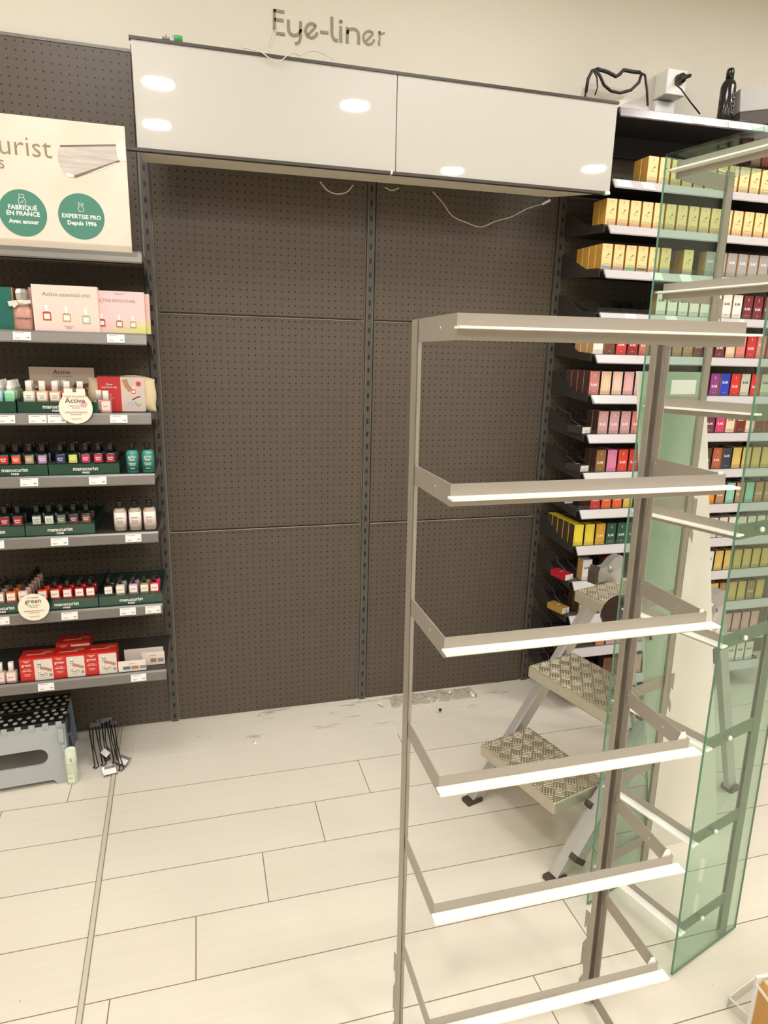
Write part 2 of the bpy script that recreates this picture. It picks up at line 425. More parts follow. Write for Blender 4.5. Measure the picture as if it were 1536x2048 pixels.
letter('letter_e', [(q[0], 20) for q in e_strokes(1115, 388, 56, 68)])
letter('letter_r', [([(1222, 320), (1220, 360), (1226, 400), (1217, 440), (1224, 470)], 16), ([(1222, 345), (1245, 352), (1276, 336)], 16), ([(1212, 328), (1240, 330)], 10)])

# ------------------------------------------------------------------ light box over the empty bays
GLOSS = mat('white_gloss_panel', rgb(190, 186, 177), 0.35, coat=1.0, spec=0.5)
SOFF = mat('soffit_white', rgb(226, 216, 196), 0.5)
lb = thing('light_box', 'long white glossy canopy light box with black edges above the empty pegboard', 'light box', (-0.028, -0.30, 2.052), rot=(0, R(-0.35), 0))
LBW = 1.585; LBH = 0.296
obj('box_body', MB().prism([(0.004, 0.012), (LBW-0.004, 0.012), (1.425, 0.135), (0.004, 0.15)], 'z', 0.006, 0.288), SOFF, lb)
obj('front_panel', MB().box(0.0, 0.787, 0.0, 0.01, 0.009, LBH-0.008), GLOSS, lb, label='left glossy white front panel')
obj('front_panel', MB().box(0.790, LBW, 0.0, 0.01, 0.009, LBH-0.008), GLOSS, lb, label='right glossy white front panel')
obj('edge_trim', MB().box(-0.005, LBW+0.004, -0.004, 0.014, LBH-0.008, LBH), TRIMB, lb, label='black top edge trim')
obj('edge_trim', MB().box(-0.03, 0.772, -0.004, 0.014, 0.0, 0.009).box(0.778, LBW-0.02, -0.004, 0.014, 0.0, 0.009), TRIMB, lb, label='black bottom edge trim')
obj('joint_clip', MB().box(0.772, 0.778, -0.005, 0.012, 0.0, 0.011).box(LBW-0.02, LBW, -0.005, 0.014, 0.0, 0.009), WHITEP, lb, label='white trim clips')
obj('mounting_arm', MB().bar((-0.002, 0.02, 0.27), (-0.004, 0.3, 0.30), 0.004, 0.02).bar((1.56, 0.02, 0.27), (1.56, 0.3, 0.3), 0.004, 0.02)
    .bar((0.785, 0.14, 0.27), (0.785, 0.3, 0.3), 0.004, 0.02), STEELG, lb)

CABW = mat('white_cable', rgb(215, 206, 190), 0.5)
def cable(pts, r, label, name='cable', m=CABW, cat='cable', smooth=4):
    P = [Vector(p) for p in pts]; out = []
    n = len(P)
    for i in range(n-1):
        p0 = P[max(i-1, 0)]; p1 = P[i]; p2 = P[i+1]; p3 = P[min(i+2, n-1)]
        for k in range(smooth):
            t_ = k/smooth
            out.append(0.5*((2*p1)+(-p0+p2)*t_+(2*p0-5*p1+4*p2-p3)*t_*t_+(-p0+3*p1-3*p2+p3)*t_**3))
    out.append(P[-1])
    return tag(obj(name, MB().tube(out, r, 6, 0), m), label, cat)
cable([Y(484, 95, -.29), Y(520, 103, -.31), Y(540, 117, -.312), Y(560, 122, -.312), Y(578, 108, -.31), Y(590, 107, -.29), Y(600, 112, -.2)], 0.0016, 'thin white cable draped over the front edge of the light box')
cable([Y(600, 112, -.2), Y(615, 104, -.18), Y(630, 102, -.18), Y(650, 110, -.2), Y(668, 121, -.25)], 0.0013, 'thin white cable arching above the light box top edge right of the draped one')
cable([Y(538, 106, -.15), Y(541, 80, -.1), Y(548, 62, -.06), Y(554, 55, -.03), Y(550, 72, -.06), Y(543, 95, -.12)], 0.0014, 'white cable loop standing up in front of the letter E')
cable([Y(640, 363, -.17), Y(655, 381, -.16), Y(675, 388, -.16), Y(694, 384, -.16), Y(706, 370, -.17)], 0.0018, 'small white cable loop hanging under the light box left of centre')
cable([Y(770, 375, -.17), Y(783, 381, -.16), Y(798, 376, -.17)], 0.0016, 'tiny white cable loop hanging under the light box joint')
lc = thing('long_cable', 'long white cable sagging below the light box with a white plug at its right end', 'cable', Y(960, 440, -.1))
L0 = Y(960, 440, -.1)
def rel(p, o): return tuple(np.array(p)-np.array(o))
pts = [Y(866, 384, -.15), Y(885, 405, -.1), Y(905, 432, -.06), Y(935, 446, -.06), Y(962, 454, -.06), Y(990, 443, -.07), Y(1022, 434, -.09), Y(1055, 417, -.12), Y(1085, 408, -.14)]
cb = MB(); P = [Vector(rel(p, L0)) for p in pts]; out = []
for i in range(len(P)-1):
    p0 = P[max(i-1, 0)]; p1 = P[i]; p2 = P[i+1]; p3 = P[min(i+2, len(P)-1)]
    for k in range(5):
        q = k/5; out.append(0.5*((2*p1)+(-p0+p2)*q+(2*p0-5*p1+4*p2-p3)*q*q+(-p0+3*p1-3*p2+p3)*q**3))
out.append(P[-1])
obj('cable_run', cb.tube(out, 0.0017, 6), CABW, lc)
obj('plug', MB().bar(rel(Y(1084, 409, -.14), L0), rel(Y(1101, 400, -.16), L0), 0.010, 0.007), WHITEP, lc, bevel=0.001)
# little things on the box top
p = Y(357, 82, -.24)
g = thing('spirit_vial', 'small green plastic vial lying on the left end of the light box', 'tool', p)
obj('vial', MB().lathe([(0.007, 0), (0.0085, 0.003), (0.0085, 0.022), (0.006, 0.024)], n=14), mat('green_plastic', rgb(70, 160, 90), 0.25), g, rot=(0, R(90), 0), loc=(-0.012, 0, 0.006))
obj('holder', MB().box(-0.018, -0.012, -0.007, 0.007, -0.004, 0.012), ACRYL, g)
p = Y(332, 77, -.24)
g = thing('metal_bracket', 'small grey metal bracket on the light box left of the green vial', 'bracket', p)
obj('plate', MB().box(-0.011, 0.011, -0.006, 0.006, -0.003, 0.002), STEELG, g)
obj('stud', MB().box(-0.0015, 0.0015, -0.002, 0.002, 0.002, 0.009), STEELG, g)

# ------------------------------------------------------------------ left shelves (manicure products)
LX0, LX1 = -0.816, -0.034
SH = [('top', 1.772), ('second', 1.532), ('third', 1.286), ('fourth', 1.090), ('fifth', 0.893), ('sixth', 0.636), ('lowest', 0.387)]
YF = -0.32
TAGS = {1: [(26, 62), (214, 249)], 2: [(-4, 30), (57, 93), (95, 132), (220, 255)], 3: [(40, 76), (178, 213)], 4: [(-6, 7), (101, 136), (251, 283)],
        5: [(-12, 17), (122, 155), (240, 272), (291, 322)], 6: [(74, 107), (262, 293)]}
TAGY = {1: 678, 2: 841, 3: 966, 4: 1083, 5: 1230, 6: 1363}
FRAIL = mat('front_rail_grey', rgb(128, 123, 118), 0.33, metal=0.25)
for i, (nm, z) in enumerate(SH):
    t = thing('wall_shelf', 'grey metal wall shelf with angled front rail, %s of the left manicure shelves' % nm, 'shelf', (0, 0, z), group='left bay shelves')
    obj('shelf_board', MB().box(LX0, LX1, -0.30, -0.008, -0.006, 0.0).box(LX0, LX1, -0.304, -0.30, -0.022, 0.0), DARKSH, t)
    obj('front_rail', MB().prism([(-0.304, 0.0015), (-0.307, 0.0015), (-0.312, -0.004), (-0.318, -0.030), (-0.316, -0.034), (-0.310, -0.034), (-0.304, -0.004)], 'x', LX0, LX1), FRAIL, t)
    for xb in (LX0+0.004, LX1-0.001):
        obj('bracket', MB().prism([(-0.30, -0.004), (-0.30, -0.020), (-0.12, -0.035), (-0.008, -0.085), (-0.008, -0.004)], 'x', xb, xb+0.002), STEELG, t)
    for (a, b) in TAGS.get(i, []):
        yy = TAGY[i]; x0 = Y(a, yy, YF)[0]; x1 = Y(b, yy, YF)[0]
        pt = obj('price_tag', MB().prism([(-0.3135, -0.0035), (-0.3145, -0.0035), (-0.3200, -0.0275), (-0.319, -0.0275)], 'x', x0, x1), TAGM, t)
        obj('printed_price', MB().prism([(-0.3153, -0.006), (-0.3156, -0.006), (-0.3159, -0.0075), (-0.3156, -0.0075)], 'x', x0+0.006, x0+(x1-x0)*0.62)
            .prism([(-0.3187, -0.0205), (-0.3190, -0.0205), (-0.3194, -0.0225), (-0.3191, -0.0225)], 'x', x0+0.006, x0+(x1-x0)*0.38)
            .prism([(-0.3181, -0.018), (-0.3184, -0.018), (-0.3192, -0.0215), (-0.3189, -0.0215)], 'x', x0+(x1-x0)*0.74, x1-0.004), INKG, pt)
def LS(px, py, si, y): # x on shelf si at depth y
    return Y(px, py, y)[0]

# poster standing on the top shelf
t = thing('display_poster', 'large cream poster with a nail brush picture and two green circles on the top shelf', 'poster', (-0.30, -0.312, 1.758))
PM = NT('poster_print')
nx = PM.noise(3.2, 2)
PM.col(PM.mix(PM.M('MINIMUM', PM.M('MULTIPLY', PM.M('MAXIMUM', PM.M('SUBTRACT', nx, 0.48), 0.0), 3.5), 1.0), rgb(234, 214, 198), rgb(232, 190, 168)))
PM.b.inputs['Roughness'].default_value = 0.4
obj('poster_sheet', MB().box(-0.32, 0.240, 0, 0.003, 0, 0.352), PM.m, t)
def pp(px, py):
    q = Y(px, py, -0.3135); return (q[0]+0.30, q[2]-1.758)
GCIR = mat('poster_green', rgb(72, 132, 114), 0.5)
for (cx, cy) in ((46, 426), (163, 433)):
    c = pp(cx, cy); r_ = 0.0625
    d = obj('green_circle', MB().prism([(r_*math.cos(2*math.pi*k/48), r_*math.sin(2*math.pi*k/48)) for k in range(48)], 'y', -0.0008, 0.0), GCIR, t, (c[0], 0, c[1]))
    if cx == 46:
        text('FABRIQUÉ\nEN FRANCE', 0.0165, INKW, d, (0, -0.001, 0.006), weight=0.0004)
        text('Avec amour', 0.0155, INKW, d, (0.0, -0.001, -0.023), weight=0.0005)
        obj('bag_icon', MB().ribbon([(-0.008, 0.022), (-0.009, 0.036), (-0.005, 0.042), (-0.007, 0.048), (-0.003, 0.050), (0.0, 0.048), (0.004, 0.050), (0.007, 0.047), (0.005, 0.041), (0.009, 0.035), (0.009, 0.022), (0.003, 0.020), (0.0, 0.018), (-0.003, 0.020), (-0.008, 0.022)], 0.0012, -0.0014, -0.0008)
            .ribbon([(-0.005, 0.041), (0.005, 0.041)], 0.001, -0.0014, -0.0008).ribbon([(-0.004, 0.026), (-0.001, 0.033), (0.001, 0.026), (0.004, 0.034)], 0.001, -0.0014, -0.0008), INKW, d)
    else:
        text('EXPERTISE PRO', 0.0155, INKW, d, (0, -0.001, -0.001), weight=0.0004)
        text('Depuis 1996', 0.0155, INKW, d, (0.0, -0.001, -0.019), weight=0.0005)
        obj('hand_icon', MB().ribbon([(-0.005, 0.014), (-0.008, 0.022), (-0.004, 0.027), (-0.006, 0.036), (-0.003, 0.037), (0.0, 0.028), (0.004, 0.037), (0.007, 0.035), (0.004, 0.026), (0.008, 0.022), (0.005, 0.014), (-0.005, 0.014)], 0.0012, -0.0014, -0.0008), INKW, d)
c = pp(47, 292)
text('manucurist', 0.076, mat('poster_olive', rgb(140, 132, 104), 0.6), t, (c[0]-0.098, -0.0008, c[1]-0.002), weight=-0.0006)
c = pp(3, 325); text('s', 0.05, MATS['poster_olive'], t, (c[0]-0.001, -0.0008, c[1]), weight=-0.0004)
# brush artwork
def polyp(pts, y0, y1): return MB().prism([pp(*q) for q in pts], 'y', y0, y1)
BRM = NT('brush_print')
bn = PM and BRM.noise(1.0, 4, BRM.vec(BRM.M('MULTIPLY', BRM.x, 8.0), 0.0, BRM.M('MULTIPLY', BRM.z, 90.0)))
BRM.col(BRM.mix(bn, rgb(150, 136, 128), rgb(232, 222, 212)))
obj('brush_picture', polyp([(119, 291), (150, 291.5), (200, 291), (232, 289), (236, 322), (200, 337), (172, 348), (148, 354), (141, 355), (134, 351), (126, 344), (120, 334), (116.5, 322), (115.5, 308), (117, 296)], -0.0008, 0), BRM.m, t)
obj('brush_ferrule', polyp([(232, 289), (236, 283), (242, 279.5), (249, 278), (251.5, 322), (243, 322), (238, 319), (234, 310)], -0.0010, 0), mat('ferrule_print', rgb(232, 224, 216), 0.4), t)
obj('brush_edge', polyp([(119, 290), (232, 288.5), (232, 292), (121, 294)], -0.0011, 0).prism([pp(*q) for q in ((148, 351), (238, 320), (240, 323), (150, 356))], 'y', -0.0011, 0), mat('brush_dark_print', rgb(120, 104, 96), 0.5), t)
obj('highlight', polyp([(131, 345), (146, 348), (148, 353), (140, 354), (132, 350)], -0.0013, 0).prism([pp(*q) for q in ((176, 347), (232, 325), (233, 327), (190, 344))], 'y', -0.0013, 0), INKW, t)
obj('poster_holder', MB().box(-0.33, 0.255, -0.004, -0.003, -0.002, 0.028), ACRYL, t)

# ---- product builders
def C(name, r, g, b, **k): return mat(name, rgb(r, g, b), **k)
def bottle_parts(t, w, d, hb, capw, caph, mb_, mcap, mlab, lz0, lz1, lw, shoulder=0.006, capsq=6, sq=7):
    rr = w/2
    obj('glass_body', MB().lathe([(rr*.93, 0), (rr, .002), (rr, hb-shoulder), (rr*.86, hb-shoulder*.3), (capw*.42, hb)], n=28, square=sq, sy=d/w), mb_, t)
    obj('label', MB().box(-lw/2, lw/2, -d/2-.0008, -d/2+.0004, lz0, lz1), mlab, t)
    obj('cap', MB().lathe([(capw*.5, hb), (capw*.5, hb+caph*.96), (capw*.46, hb+caph)], n=24, square=capsq), mcap, t)
CAPK = C('cap_black', 26, 23, 22, rough=0.15)
CAPW = C('cap_white', 244, 240, 232, rough=0.3)
PROTO = {}
def place(kind, key, builder, x, y, z, label, cat, group, name, rz=0.0):
    """first time builds, afterwards copies object by object"""
    k = (kind,)+key
    if k not in PROTO:
        t = thing(name, label, cat, (x, y, z), (0, 0, rz), group); builder(t); PROTO[k] = t; return t
    src = PROTO[k]
    r_ = src.copy(); COL.objects.link(r_); r_.location = (x, y, z); r_.rotation_euler = (0, 0, rz); r_['label'] = label
    if group: r_['group'] = group
    for ch in list(src.children):
        c_ = ch.copy(); COL.objects.link(c_); c_.parent = r_
        for g_ in ch.children:
            d_ = g_.copy(); COL.objects.link(d_); d_.parent = c_
    return r_
def polish(x, y, z, body, lab, cap, label, group, w=0.031, hb=0.034, caph=0.030, capw=0.0145, txt=None, rz=0.0, script=None, lz=None):
    bm_ = C('polish_%d_%d_%d' % body, *body, rough=0.12, coat=0.5); lm = C('plabel_%d_%d_%d' % lab, *lab, rough=0.5)
    cm = CAPK if cap == 'k' else CAPW
    def build(t):
        a, b = lz or ((0.005, hb-0.006) if cap == 'k' and hb < 0.037 else (0.009, hb-0.005))
        bottle_parts(t, w, w*.85, hb, capw, caph, bm_, cm, lm, a, b, w*.76)
        if txt: text(txt[0], txt[1], txt[2], t, (0, -w*.425-.0010, (a+b)/2), weight=0.0001)
    return place('polish', (body, lab, cap, round(w, 3), txt[0] if txt else ''), build, x, y, z, label, 'nail polish', group, 'nail_polish_bottle', rz)

TRAYG = C('tray_green', 22, 82, 64, rough=0.25)
TRAYD = C('tray_green_dark', 14, 52, 42, rough=0.3)
def tray(px0, px1, si, label, ypx, h=0.034, withtext=True, logo_px=None):
    step = 0.0275 if si == 2 else 0.0315
    z = SH[si][1]; x0 = Y(px0, ypx, -0.298)[0]; x1 = Y(px1, ypx, -0.298)[0]; w = x1-x0
    t = thing('product_tray', label, 'display tray', ((x0+x1)/2, -0.298, z+0.0015), group='green display trays')
    obj('front_band', MB().box(-w/2+.001, w/2-.001, 0, 0.003, 0, h), TRAYG, t)
    obj('tray_base', MB().box(-w/2+.001, w/2-.001, 0.003, 0.26, 0, 0.004).box(-w/2+.001, -w/2+.003, 0.003, 0.26, 0.004, 0.04).box(w/2-.003, w/2-.001, 0.003, 0.26, 0.004, 0.04)
        .box(-w/2+.003, w/2-.003, 0.004, 0.26, 0.004, step), TRAYD, t)
    obj('clear_lip', MB().box(-w/2+.001, w/2-.001, -0.002, -0.0005, 0.004, h+0.012), ACRYL, t)
    if withtext:
        lx = (Y(logo_px, ypx, -0.30)[0]-(x0+x1)/2) if logo_px is not None else 0
        text('manucurist', 0.0168, INKW, t, (lx, -0.0026, h*.56), weight=0.0003)
        text('PARIS', 0.0088, INKW, t, (lx, -0.0026, h*.56-.0125), weight=0.0003)
    return t

# ---- second shelf : gift boxes
def card_box(px0, px1, py0, py1, si, y, depth, m, label, name='gift_box', cat='gift box', hx=None):
    z = SH[si][1]+0.0008; a = Y(px0, (py0+py1)/2, y); b = Y(px1, (py0+py1)/2, y)
    h = Y((px0+px1)/2, py0, y)[2]-Y((px0+px1)/2, py1, y)[2] if hx is None else hx
    t = thing(name, label, cat, ((a[0]+b[0])/2, y, z))
    w = b[0]-a[0]
    obj('box_body', MB().box(-w/2, w/2, 0, depth, 0, h), m, t, bevel=0.0006)
    return t, w, h
def mini_bottle(par, x, z, s, col, y=-0.0006, cap=(240, 236, 228)):
    b = MB().prism([(x-s*.5, z), (x+s*.5, z), (x+s*.5, z+s*1.02), (x+s*.2, z+s*1.15), (x-s*.2, z+s*1.15), (x-s*.5, z+s*1.02)], 'y', y, 0)
    o = obj('bottle_print', b, C('print_%d_%d_%d' % col, *col, rough=0.4), par)
    obj('label_print', MB().prism([(x-s*.36, z+s*.2), (x+s*.36, z+s*.2), (x+s*.36, z+s*.85), (x-s*.36, z+s*.85)], 'y', y-.0003, 0), C('print_cream', 246, 236, 226), par)
    obj('cap_print', MB().prism([(x-s*.14, z+s*1.15), (x+s*.14, z+s*1.15), (x+s*.14, z+s*1.95), (x-s*.14, z+s*1.95)], 'y', y, 0), C('print_cap', 250, 246, 240), par)
t, w, h = card_box(-40, 26, 577, 663, 1, -0.285, 0.05, C('teal_card', 20, 100, 88), 'teal gift box with a tan side at the left edge of the second shelf')
obj('tan_side', MB().box(w/2, w/2+.003, 0.001, 0.05, 0, h), C('tan_card', 172, 130, 84), t)
# ribboned bottle
b0 = Y(49, 662, -0.285)
t = thing('gift_bottle', 'pink faceted gift bottle with silver stopper and white ribbon beside the teal box', 'bottle', (b0[0], -0.270, SH[1][1]+0.001))
PKG = NT('pink_marbled'); PKG.col(PKG.mix(PKG.noise(40, 3), rgb(176, 118, 102), rgb(226, 176, 160))); PKG.b.inputs['Roughness'].default_value = 0.15
obj('bottle_body', MB().lathe([(0.023, 0), (0.0245, 0.004), (0.0245, 0.06), (0.018, 0.070), (0.013, 0.076)], n=28, square=5, sy=0.7), PKG.m, t)
obj('stopper', MB().lathe([(0.013, 0.086), (0.019, 0.090), (0.020, 0.108), (0.016, 0.118), (0.010, 0.121)], n=8, sm=False), C('silver_stopper', 214, 208, 200, rough=0.15, metal=0.7), t)
obj('ribbon', MB().lathe([(0.016, 0.072), (0.022, 0.078), (0.020, 0.086), (0.012, 0.089)], n=16).bar((-0.012, -0.02, 0.079), (-0.034, -0.022, 0.074), 0.004, 0.014).bar((0.006, -0.02, 0.080), (0.026, -0.02, 0.084), 0.004, 0.010)
    .bar((-0.01, -0.022, 0.078), (-0.022, -0.024, 0.066), 0.003, 0.008), C('ribbon_white', 222, 218, 204, rough=0.6), t)
text('Active glow', 0.009, INKD, t, (0, -0.0182, 0.035))
PINKC = C('pink_card', 246, 214, 204, rough=0.4)
t, w, h = card_box(66, 197, 574, 666, 1, -0.295, 0.035, PINKC, 'pink card gift box showing three nail polish bottles, front of the second shelf')
text('Active essential trio', 0.0165, INKG, t, (0.004, -0.0006, h*.80)); text('manucurist\nPARIS', 0.006, INKG, t, (0.004, -0.0006, h*.10))
mini_bottle(t, -0.054, h*.23, 0.023, (196, 74, 52)); mini_bottle(t, 0.0, h*.21, 0.023, (196, 160, 120)); mini_bottle(t, 0.054, h*.18, 0.023, (176, 180, 150))
t, w, h = card_box(60, 180, 574, 660, 1, -0.255, 0.02, C('pink_card_back', 226, 188, 182), 'second pink card box leaning just behind the three bottle gift box')
def smooth_mat():
    n = NT('smoothies_card')
    f = n.M('MINIMUM', n.M('MAXIMUM', n.M('MULTIPLY', n.M('ADD', n.M('SUBTRACT', 0.03, n.z), n.M('MULTIPLY', n.x, 0.35)), 22.0), 0.0), 1.0)
    n.col(n.mix(f, rgb(246, 204, 204), rgb(226, 224, 130))); n.b.inputs['Roughness'].default_value = 0.4; return n.m
SMM = smooth_mat()
t, w, h = card_box(176, 290, 586, 670, 1, -0.275, 0.02, SMM, 'pink and yellow active smoothies gift box at the right of the second shelf')
text('ACTIVE SMOOTHIES', 0.0125, INKG, t, (0.0, -0.0006, h*.77)); text('manucurist', 0.006, INKG, t, (0.01, -0.0006, h*.94))
mini_bottle(t, -0.045, h*.15, 0.020, (176, 68, 52)); mini_bottle(t, 0.006, h*.14, 0.019, (176, 124, 92)); mini_bottle(t, 0.046, h*.13, 0.019, (170, 176, 140))
t, w, h = card_box(190, 300, 590, 671, 1, -0.2505, 0.015, SMM, 'second pink and yellow gift box peeking out behind the smoothies box')

# ---- third shelf
t, w, h = card_box(59, 189, 714, 800, 2, -0.16, 0.003, C('beige_backcard', 212, 190, 170), 'beige Active back card with outstretched hands behind the white capped bottles', 'display_card', 'display card', 0.135)
text('Active', 0.020, INKD, t, (0.0, -0.0008, h*.88)); text('manucure cosmétique', 0.007, INKG, t, (0.0, -0.0008, h*.79))
SK1 = C('skin_print_dark', 128, 76, 54); SK2 = C('skin_print', 190, 136, 104)
obj('hand_print', MB().ribbon([(-0.09, h*.66), (-0.06, h*.56), (-0.03, h*.50), (0.0, h*.50), (0.018, h*.54)], 0.012, -0.0012, 0), SK2, t)
obj('hand_print', MB().ribbon([(-0.088, h*.46), (-0.05, h*.49), (-0.01, h*.50), (0.006, h*.56), (0.022, h*.64)], 0.010, -0.0011, 0).ribbon([(0.09, h*.6), (0.06, h*.56), (0.04, h*.60), (0.034, h*.52)], 0.013, -0.0011, 0)
    .ribbon([(0.088, h*.3), (0.07, h*.42), (0.05, h*.56)], 0.016, -0.0011, 0), SK1, t)
z3 = SH[2][1]
tray(-110, 33, 2, 'dark green product tray under the dropper bottles on the third shelf', 818, withtext=False)
tray(35, 196, 2, 'dark green logo tray under the white capped bottles on the third shelf', 818, logo_px=112)
def dropper(x, y, z, col, lab, label):
    def build(t):
        obj('glass_body', MB().lathe([(0.0125, 0), (0.0135, .002), (0.0135, .034), (0.009, .038)], n=24, square=6), C('drop_%d_%d_%d' % col, *col, rough=0.12), t)
        obj('label', MB().box(-.0115, .0115, -.0142, -.013, .006, .030), C('dlab_%d_%d_%d' % lab, *lab), t)
        obj('dropper_cap', MB().lathe([(0.0088, .038), (0.0088, .051), (0.0055, .053), (0.005, .062), (0.0038, .068)], n=18), CAPW, t)
    return place('dropper', (col, lab), build, x, y, z, label, 'dropper bottle', 'dropper bottles', 'dropper_bottle')
for px, c_, l_, nm in ((-3, (176, 206, 206), (160, 212, 236), 'pale blue'), (21, (190, 220, 186), (134, 222, 164), 'mint green')):
    for r_ in range(4):
        x = Y(px, 800, -0.275)[0]
        dropper(x, -0.272+r_*0.032, z3+0.030, c_, l_, '%s dropper bottle with white cap, %s from the front on the third shelf' % (nm, ORD[r_]))
WP = [(60, (222, 206, 184), 'ivory'), (86.5, (222, 178, 146), 'pale beige'), (112, (222, 168, 140), 'peach'), (136, (168, 44, 30), 'dark red left'), (162, (150, 38, 28), 'dark red right')]
for px, c_, nm in WP:
    x = Y(px, 800, -0.28)[0]
    polish(x, -0.278, z3+0.030, c_, (248, 238, 226), 'w', '%s nail polish with white cap and cream label on the third shelf tray' % nm, 'white capped polishes', w=0.033, hb=0.038, caph=0.030, capw=0.0175, txt=('Active\nglow', 0.006, INKG))
for px, c_, nm in ((63, (222, 206, 184), 'ivory'), (115, (222, 168, 140), 'peach'), (121, (222, 178, 146), 'pale beige')):
    x = Y(px, 790, -0.24)[0]
    polish(x+(0.006 if px == 121 else 0), -0.238 if px != 121 else -0.198, z3+0.030, c_, (248, 238, 226), 'w', '%s white capped polish standing in the row behind the front ones' % nm, 'white capped polishes', w=0.033, hb=0.038, caph=0.030, capw=0.0175, txt=('Active\nglow', 0.006, INKG))
def disc_sign(px, py, rpx, si, label, title, pink):
    q = Y(px, py, -0.325); t = thing('shelf_sign', label, 'shelf sign', q)
    rr = rpx*0.00134
    obj('disc', MB().prism([(rr*math.cos(2*math.pi*k/48), rr*math.sin(2*math.pi*k/48)) for k in range(48)]
        , 'y', 0, 0.0012).box(-rr*.62, -rr*.1, 0.0001, 0.0011, rr*.6, rr*1.22).box(rr*.1, rr*.62, 0.0001, 0.0011, rr*.6, rr*1.22) if pink else
        MB().prism([(rr*math.cos(2*math.pi*k/48), rr*math.sin(2*math.pi*k/48)) for k in range(48)], 'y', 0, 0.0012), C('sign_cream', 252, 238, 220), t)
    text(title, rr*.46, INKD, t, (0, -0.0008, rr*.46)); text('LA GAMME' if not pink else 'MAKE UP & SHINE', rr*.15, INKG, t, (0, -0.0008, rr*.72))
    text('vegan & clean\nformule', rr*.14, INKG, t, (0, -0.0008, rr*.08)); text('FABRIQUÉ EN FRANCE\nhaute tenue', rr*.13, INKG, t, (0, -0.0008, -rr*.34)); text('manucurist', rr*.14, INKG, t, (0, -0.0008, -rr*.68))
    if pink: obj('pink_dot', MB().prism([(rr*.5+rr*.2*math.cos(2*math.pi*k/24), rr*.24+rr*.2*math.sin(2*math.pi*k/24)) for k in range(24)], 'y', -0.0008, 0), C('sign_pink', 232, 176, 190), t)
    obj('clip', MB().box(-0.006, 0.006, 0.0012, 0.02, -0.002, 0.0), ACRYL, t)
disc_sign(151.5, 816, 36, 2, 'round cream Active sign with a pink dot clipped to the third shelf', 'Active', True)
disc_sign(67.5, 1214.5, 34.5, 5, 'round cream green sign clipped to the sixth shelf front', 'green', False)
for px, y_, nm in ((199, -0.262, 'left'), (213, -0.288, 'right')):
    x = Y(px, 815, y_)[0]
    polish(x, y_, z3+0.001, (206, 160, 146), (246, 222, 212), 'w', 'square pink clear polish with white cap before the manicure pouch, %s one' % nm, 'pink clear polishes', w=0.032, hb=0.040, caph=0.029, capw=0.0175, txt=('green', 0.006, INKG))
# manicure pouch kit
x0 = Y(176, 790, -0.25)[0]; x1 = Y(311, 790, -0.25)[0]; w = x1-x0
t = thing('manicure_pouch', 'beige cotton manicure pouch in a red printed sleeve at the right of the third shelf', 'pouch', ((x0+x1)/2, -0.235, z3+0.001))
hh = 0.112
n_ = 22; vs = []; fs = []
for side in (-1, 1):
    for j in range(13):
        for i in range(n_+1):
            u = i/n_; v = j/12
            bulge = (1-(2*u-1)**6)*(1-(2*v-1)**4)
            wr = 0.0022*math.sin(u*31+v*9)+0.0015*math.sin(v*27-u*13)
            xx = (u-0.5)*w*(1-0.02*math.sin(v*9)); zz = v*(hh-0.004*math.sin(u*7)-0.006*abs(2*u-1)**3)
            vs.append((xx, side*(0.001+0.017*bulge+wr*bulge), zz))
N1 = (n_+1)*13
for s_ in (0, 1):
    for j in range(12):
        for i in range(n_):
            a = s_*N1+j*(n_+1)+i; fs.append((a, a+1, a+n_+2, a+n_+1))
for i in range(n_): fs.append((i, i+1, N1+i+1, N1+i)); fs.append((12*(n_+1)+i, 12*(n_+1)+i+1, N1+12*(n_+1)+i+1, N1+12*(n_+1)+i))
for j in range(12): fs.append((j*(n_+1), (j+1)*(n_+1), N1+(j+1)*(n_+1), N1+j*(n_+1))); a = j*(n_+1)+n_; fs.append((a, a+n_+1, N1+a+n_+1, N1+a))
obj('pouch_body', MB().add(vs, fs, 0, True), C('cotton', 228, 208, 172, rough=0.9), t)
sx0 = (Y(197, 790, -0.25)[0]-x0)-w/2; sx1 = (Y(243, 790, -0.25)[0]-x0)-w/2; sx2 = (Y(290, 790, -0.25)[0]-x0)-w/2
obj('red_sleeve', MB().box(sx0, sx1, -0.0215, -0.0205, 0.001, hh+.001).box(sx0, sx1, -0.0215, 0.021, hh, hh+.001), C('sleeve_red', 196, 52, 54), t)
pc = obj('picture_sleeve', MB().box(sx1, sx2, -0.0213, -0.0205, 0.001, hh).box(sx1, sx2, -0.0213, 0.021, hh-.001, hh), C('sleeve_grey', 218, 200, 190), t)
text('Glow\nmanicure set', 0.0088, INKW, t, ((sx0+sx1)/2, -0.0218, hh*.74)); text('vernis\nsoins\naccessoires\nhuile\nlime', 0.006, INKW, t, ((sx0+sx1)/2, -0.0218, hh*.40))
cx_ = (sx1+sx2)/2
obj('red_dot', MB().prism([(cx_+.018+.008*math.cos(k*.3), hh*.80+.008*math.sin(k*.3)) for k in range(21)], 'y', -0.0218, -0.021), C('dot_red', 206, 70, 76), t)
obj('hand_print', MB().ribbon([(cx_-.024, hh*.92), (cx_-.018, hh*.76), (cx_-.006, hh*.60)], 0.016, -0.0218, -0.021), SK2, t)
mini_bottle(t, cx_+.002, hh*.52, 0.012, (206, 92, 66), y=-0.0220)
obj('brush_print', MB().ribbon([(cx_-.004, hh*.34), (cx_+.012, hh*.42), (cx_+.022, hh*.44)], 0.004, -0.0218, -0.021), C('wine_print', 120, 40, 38), t)
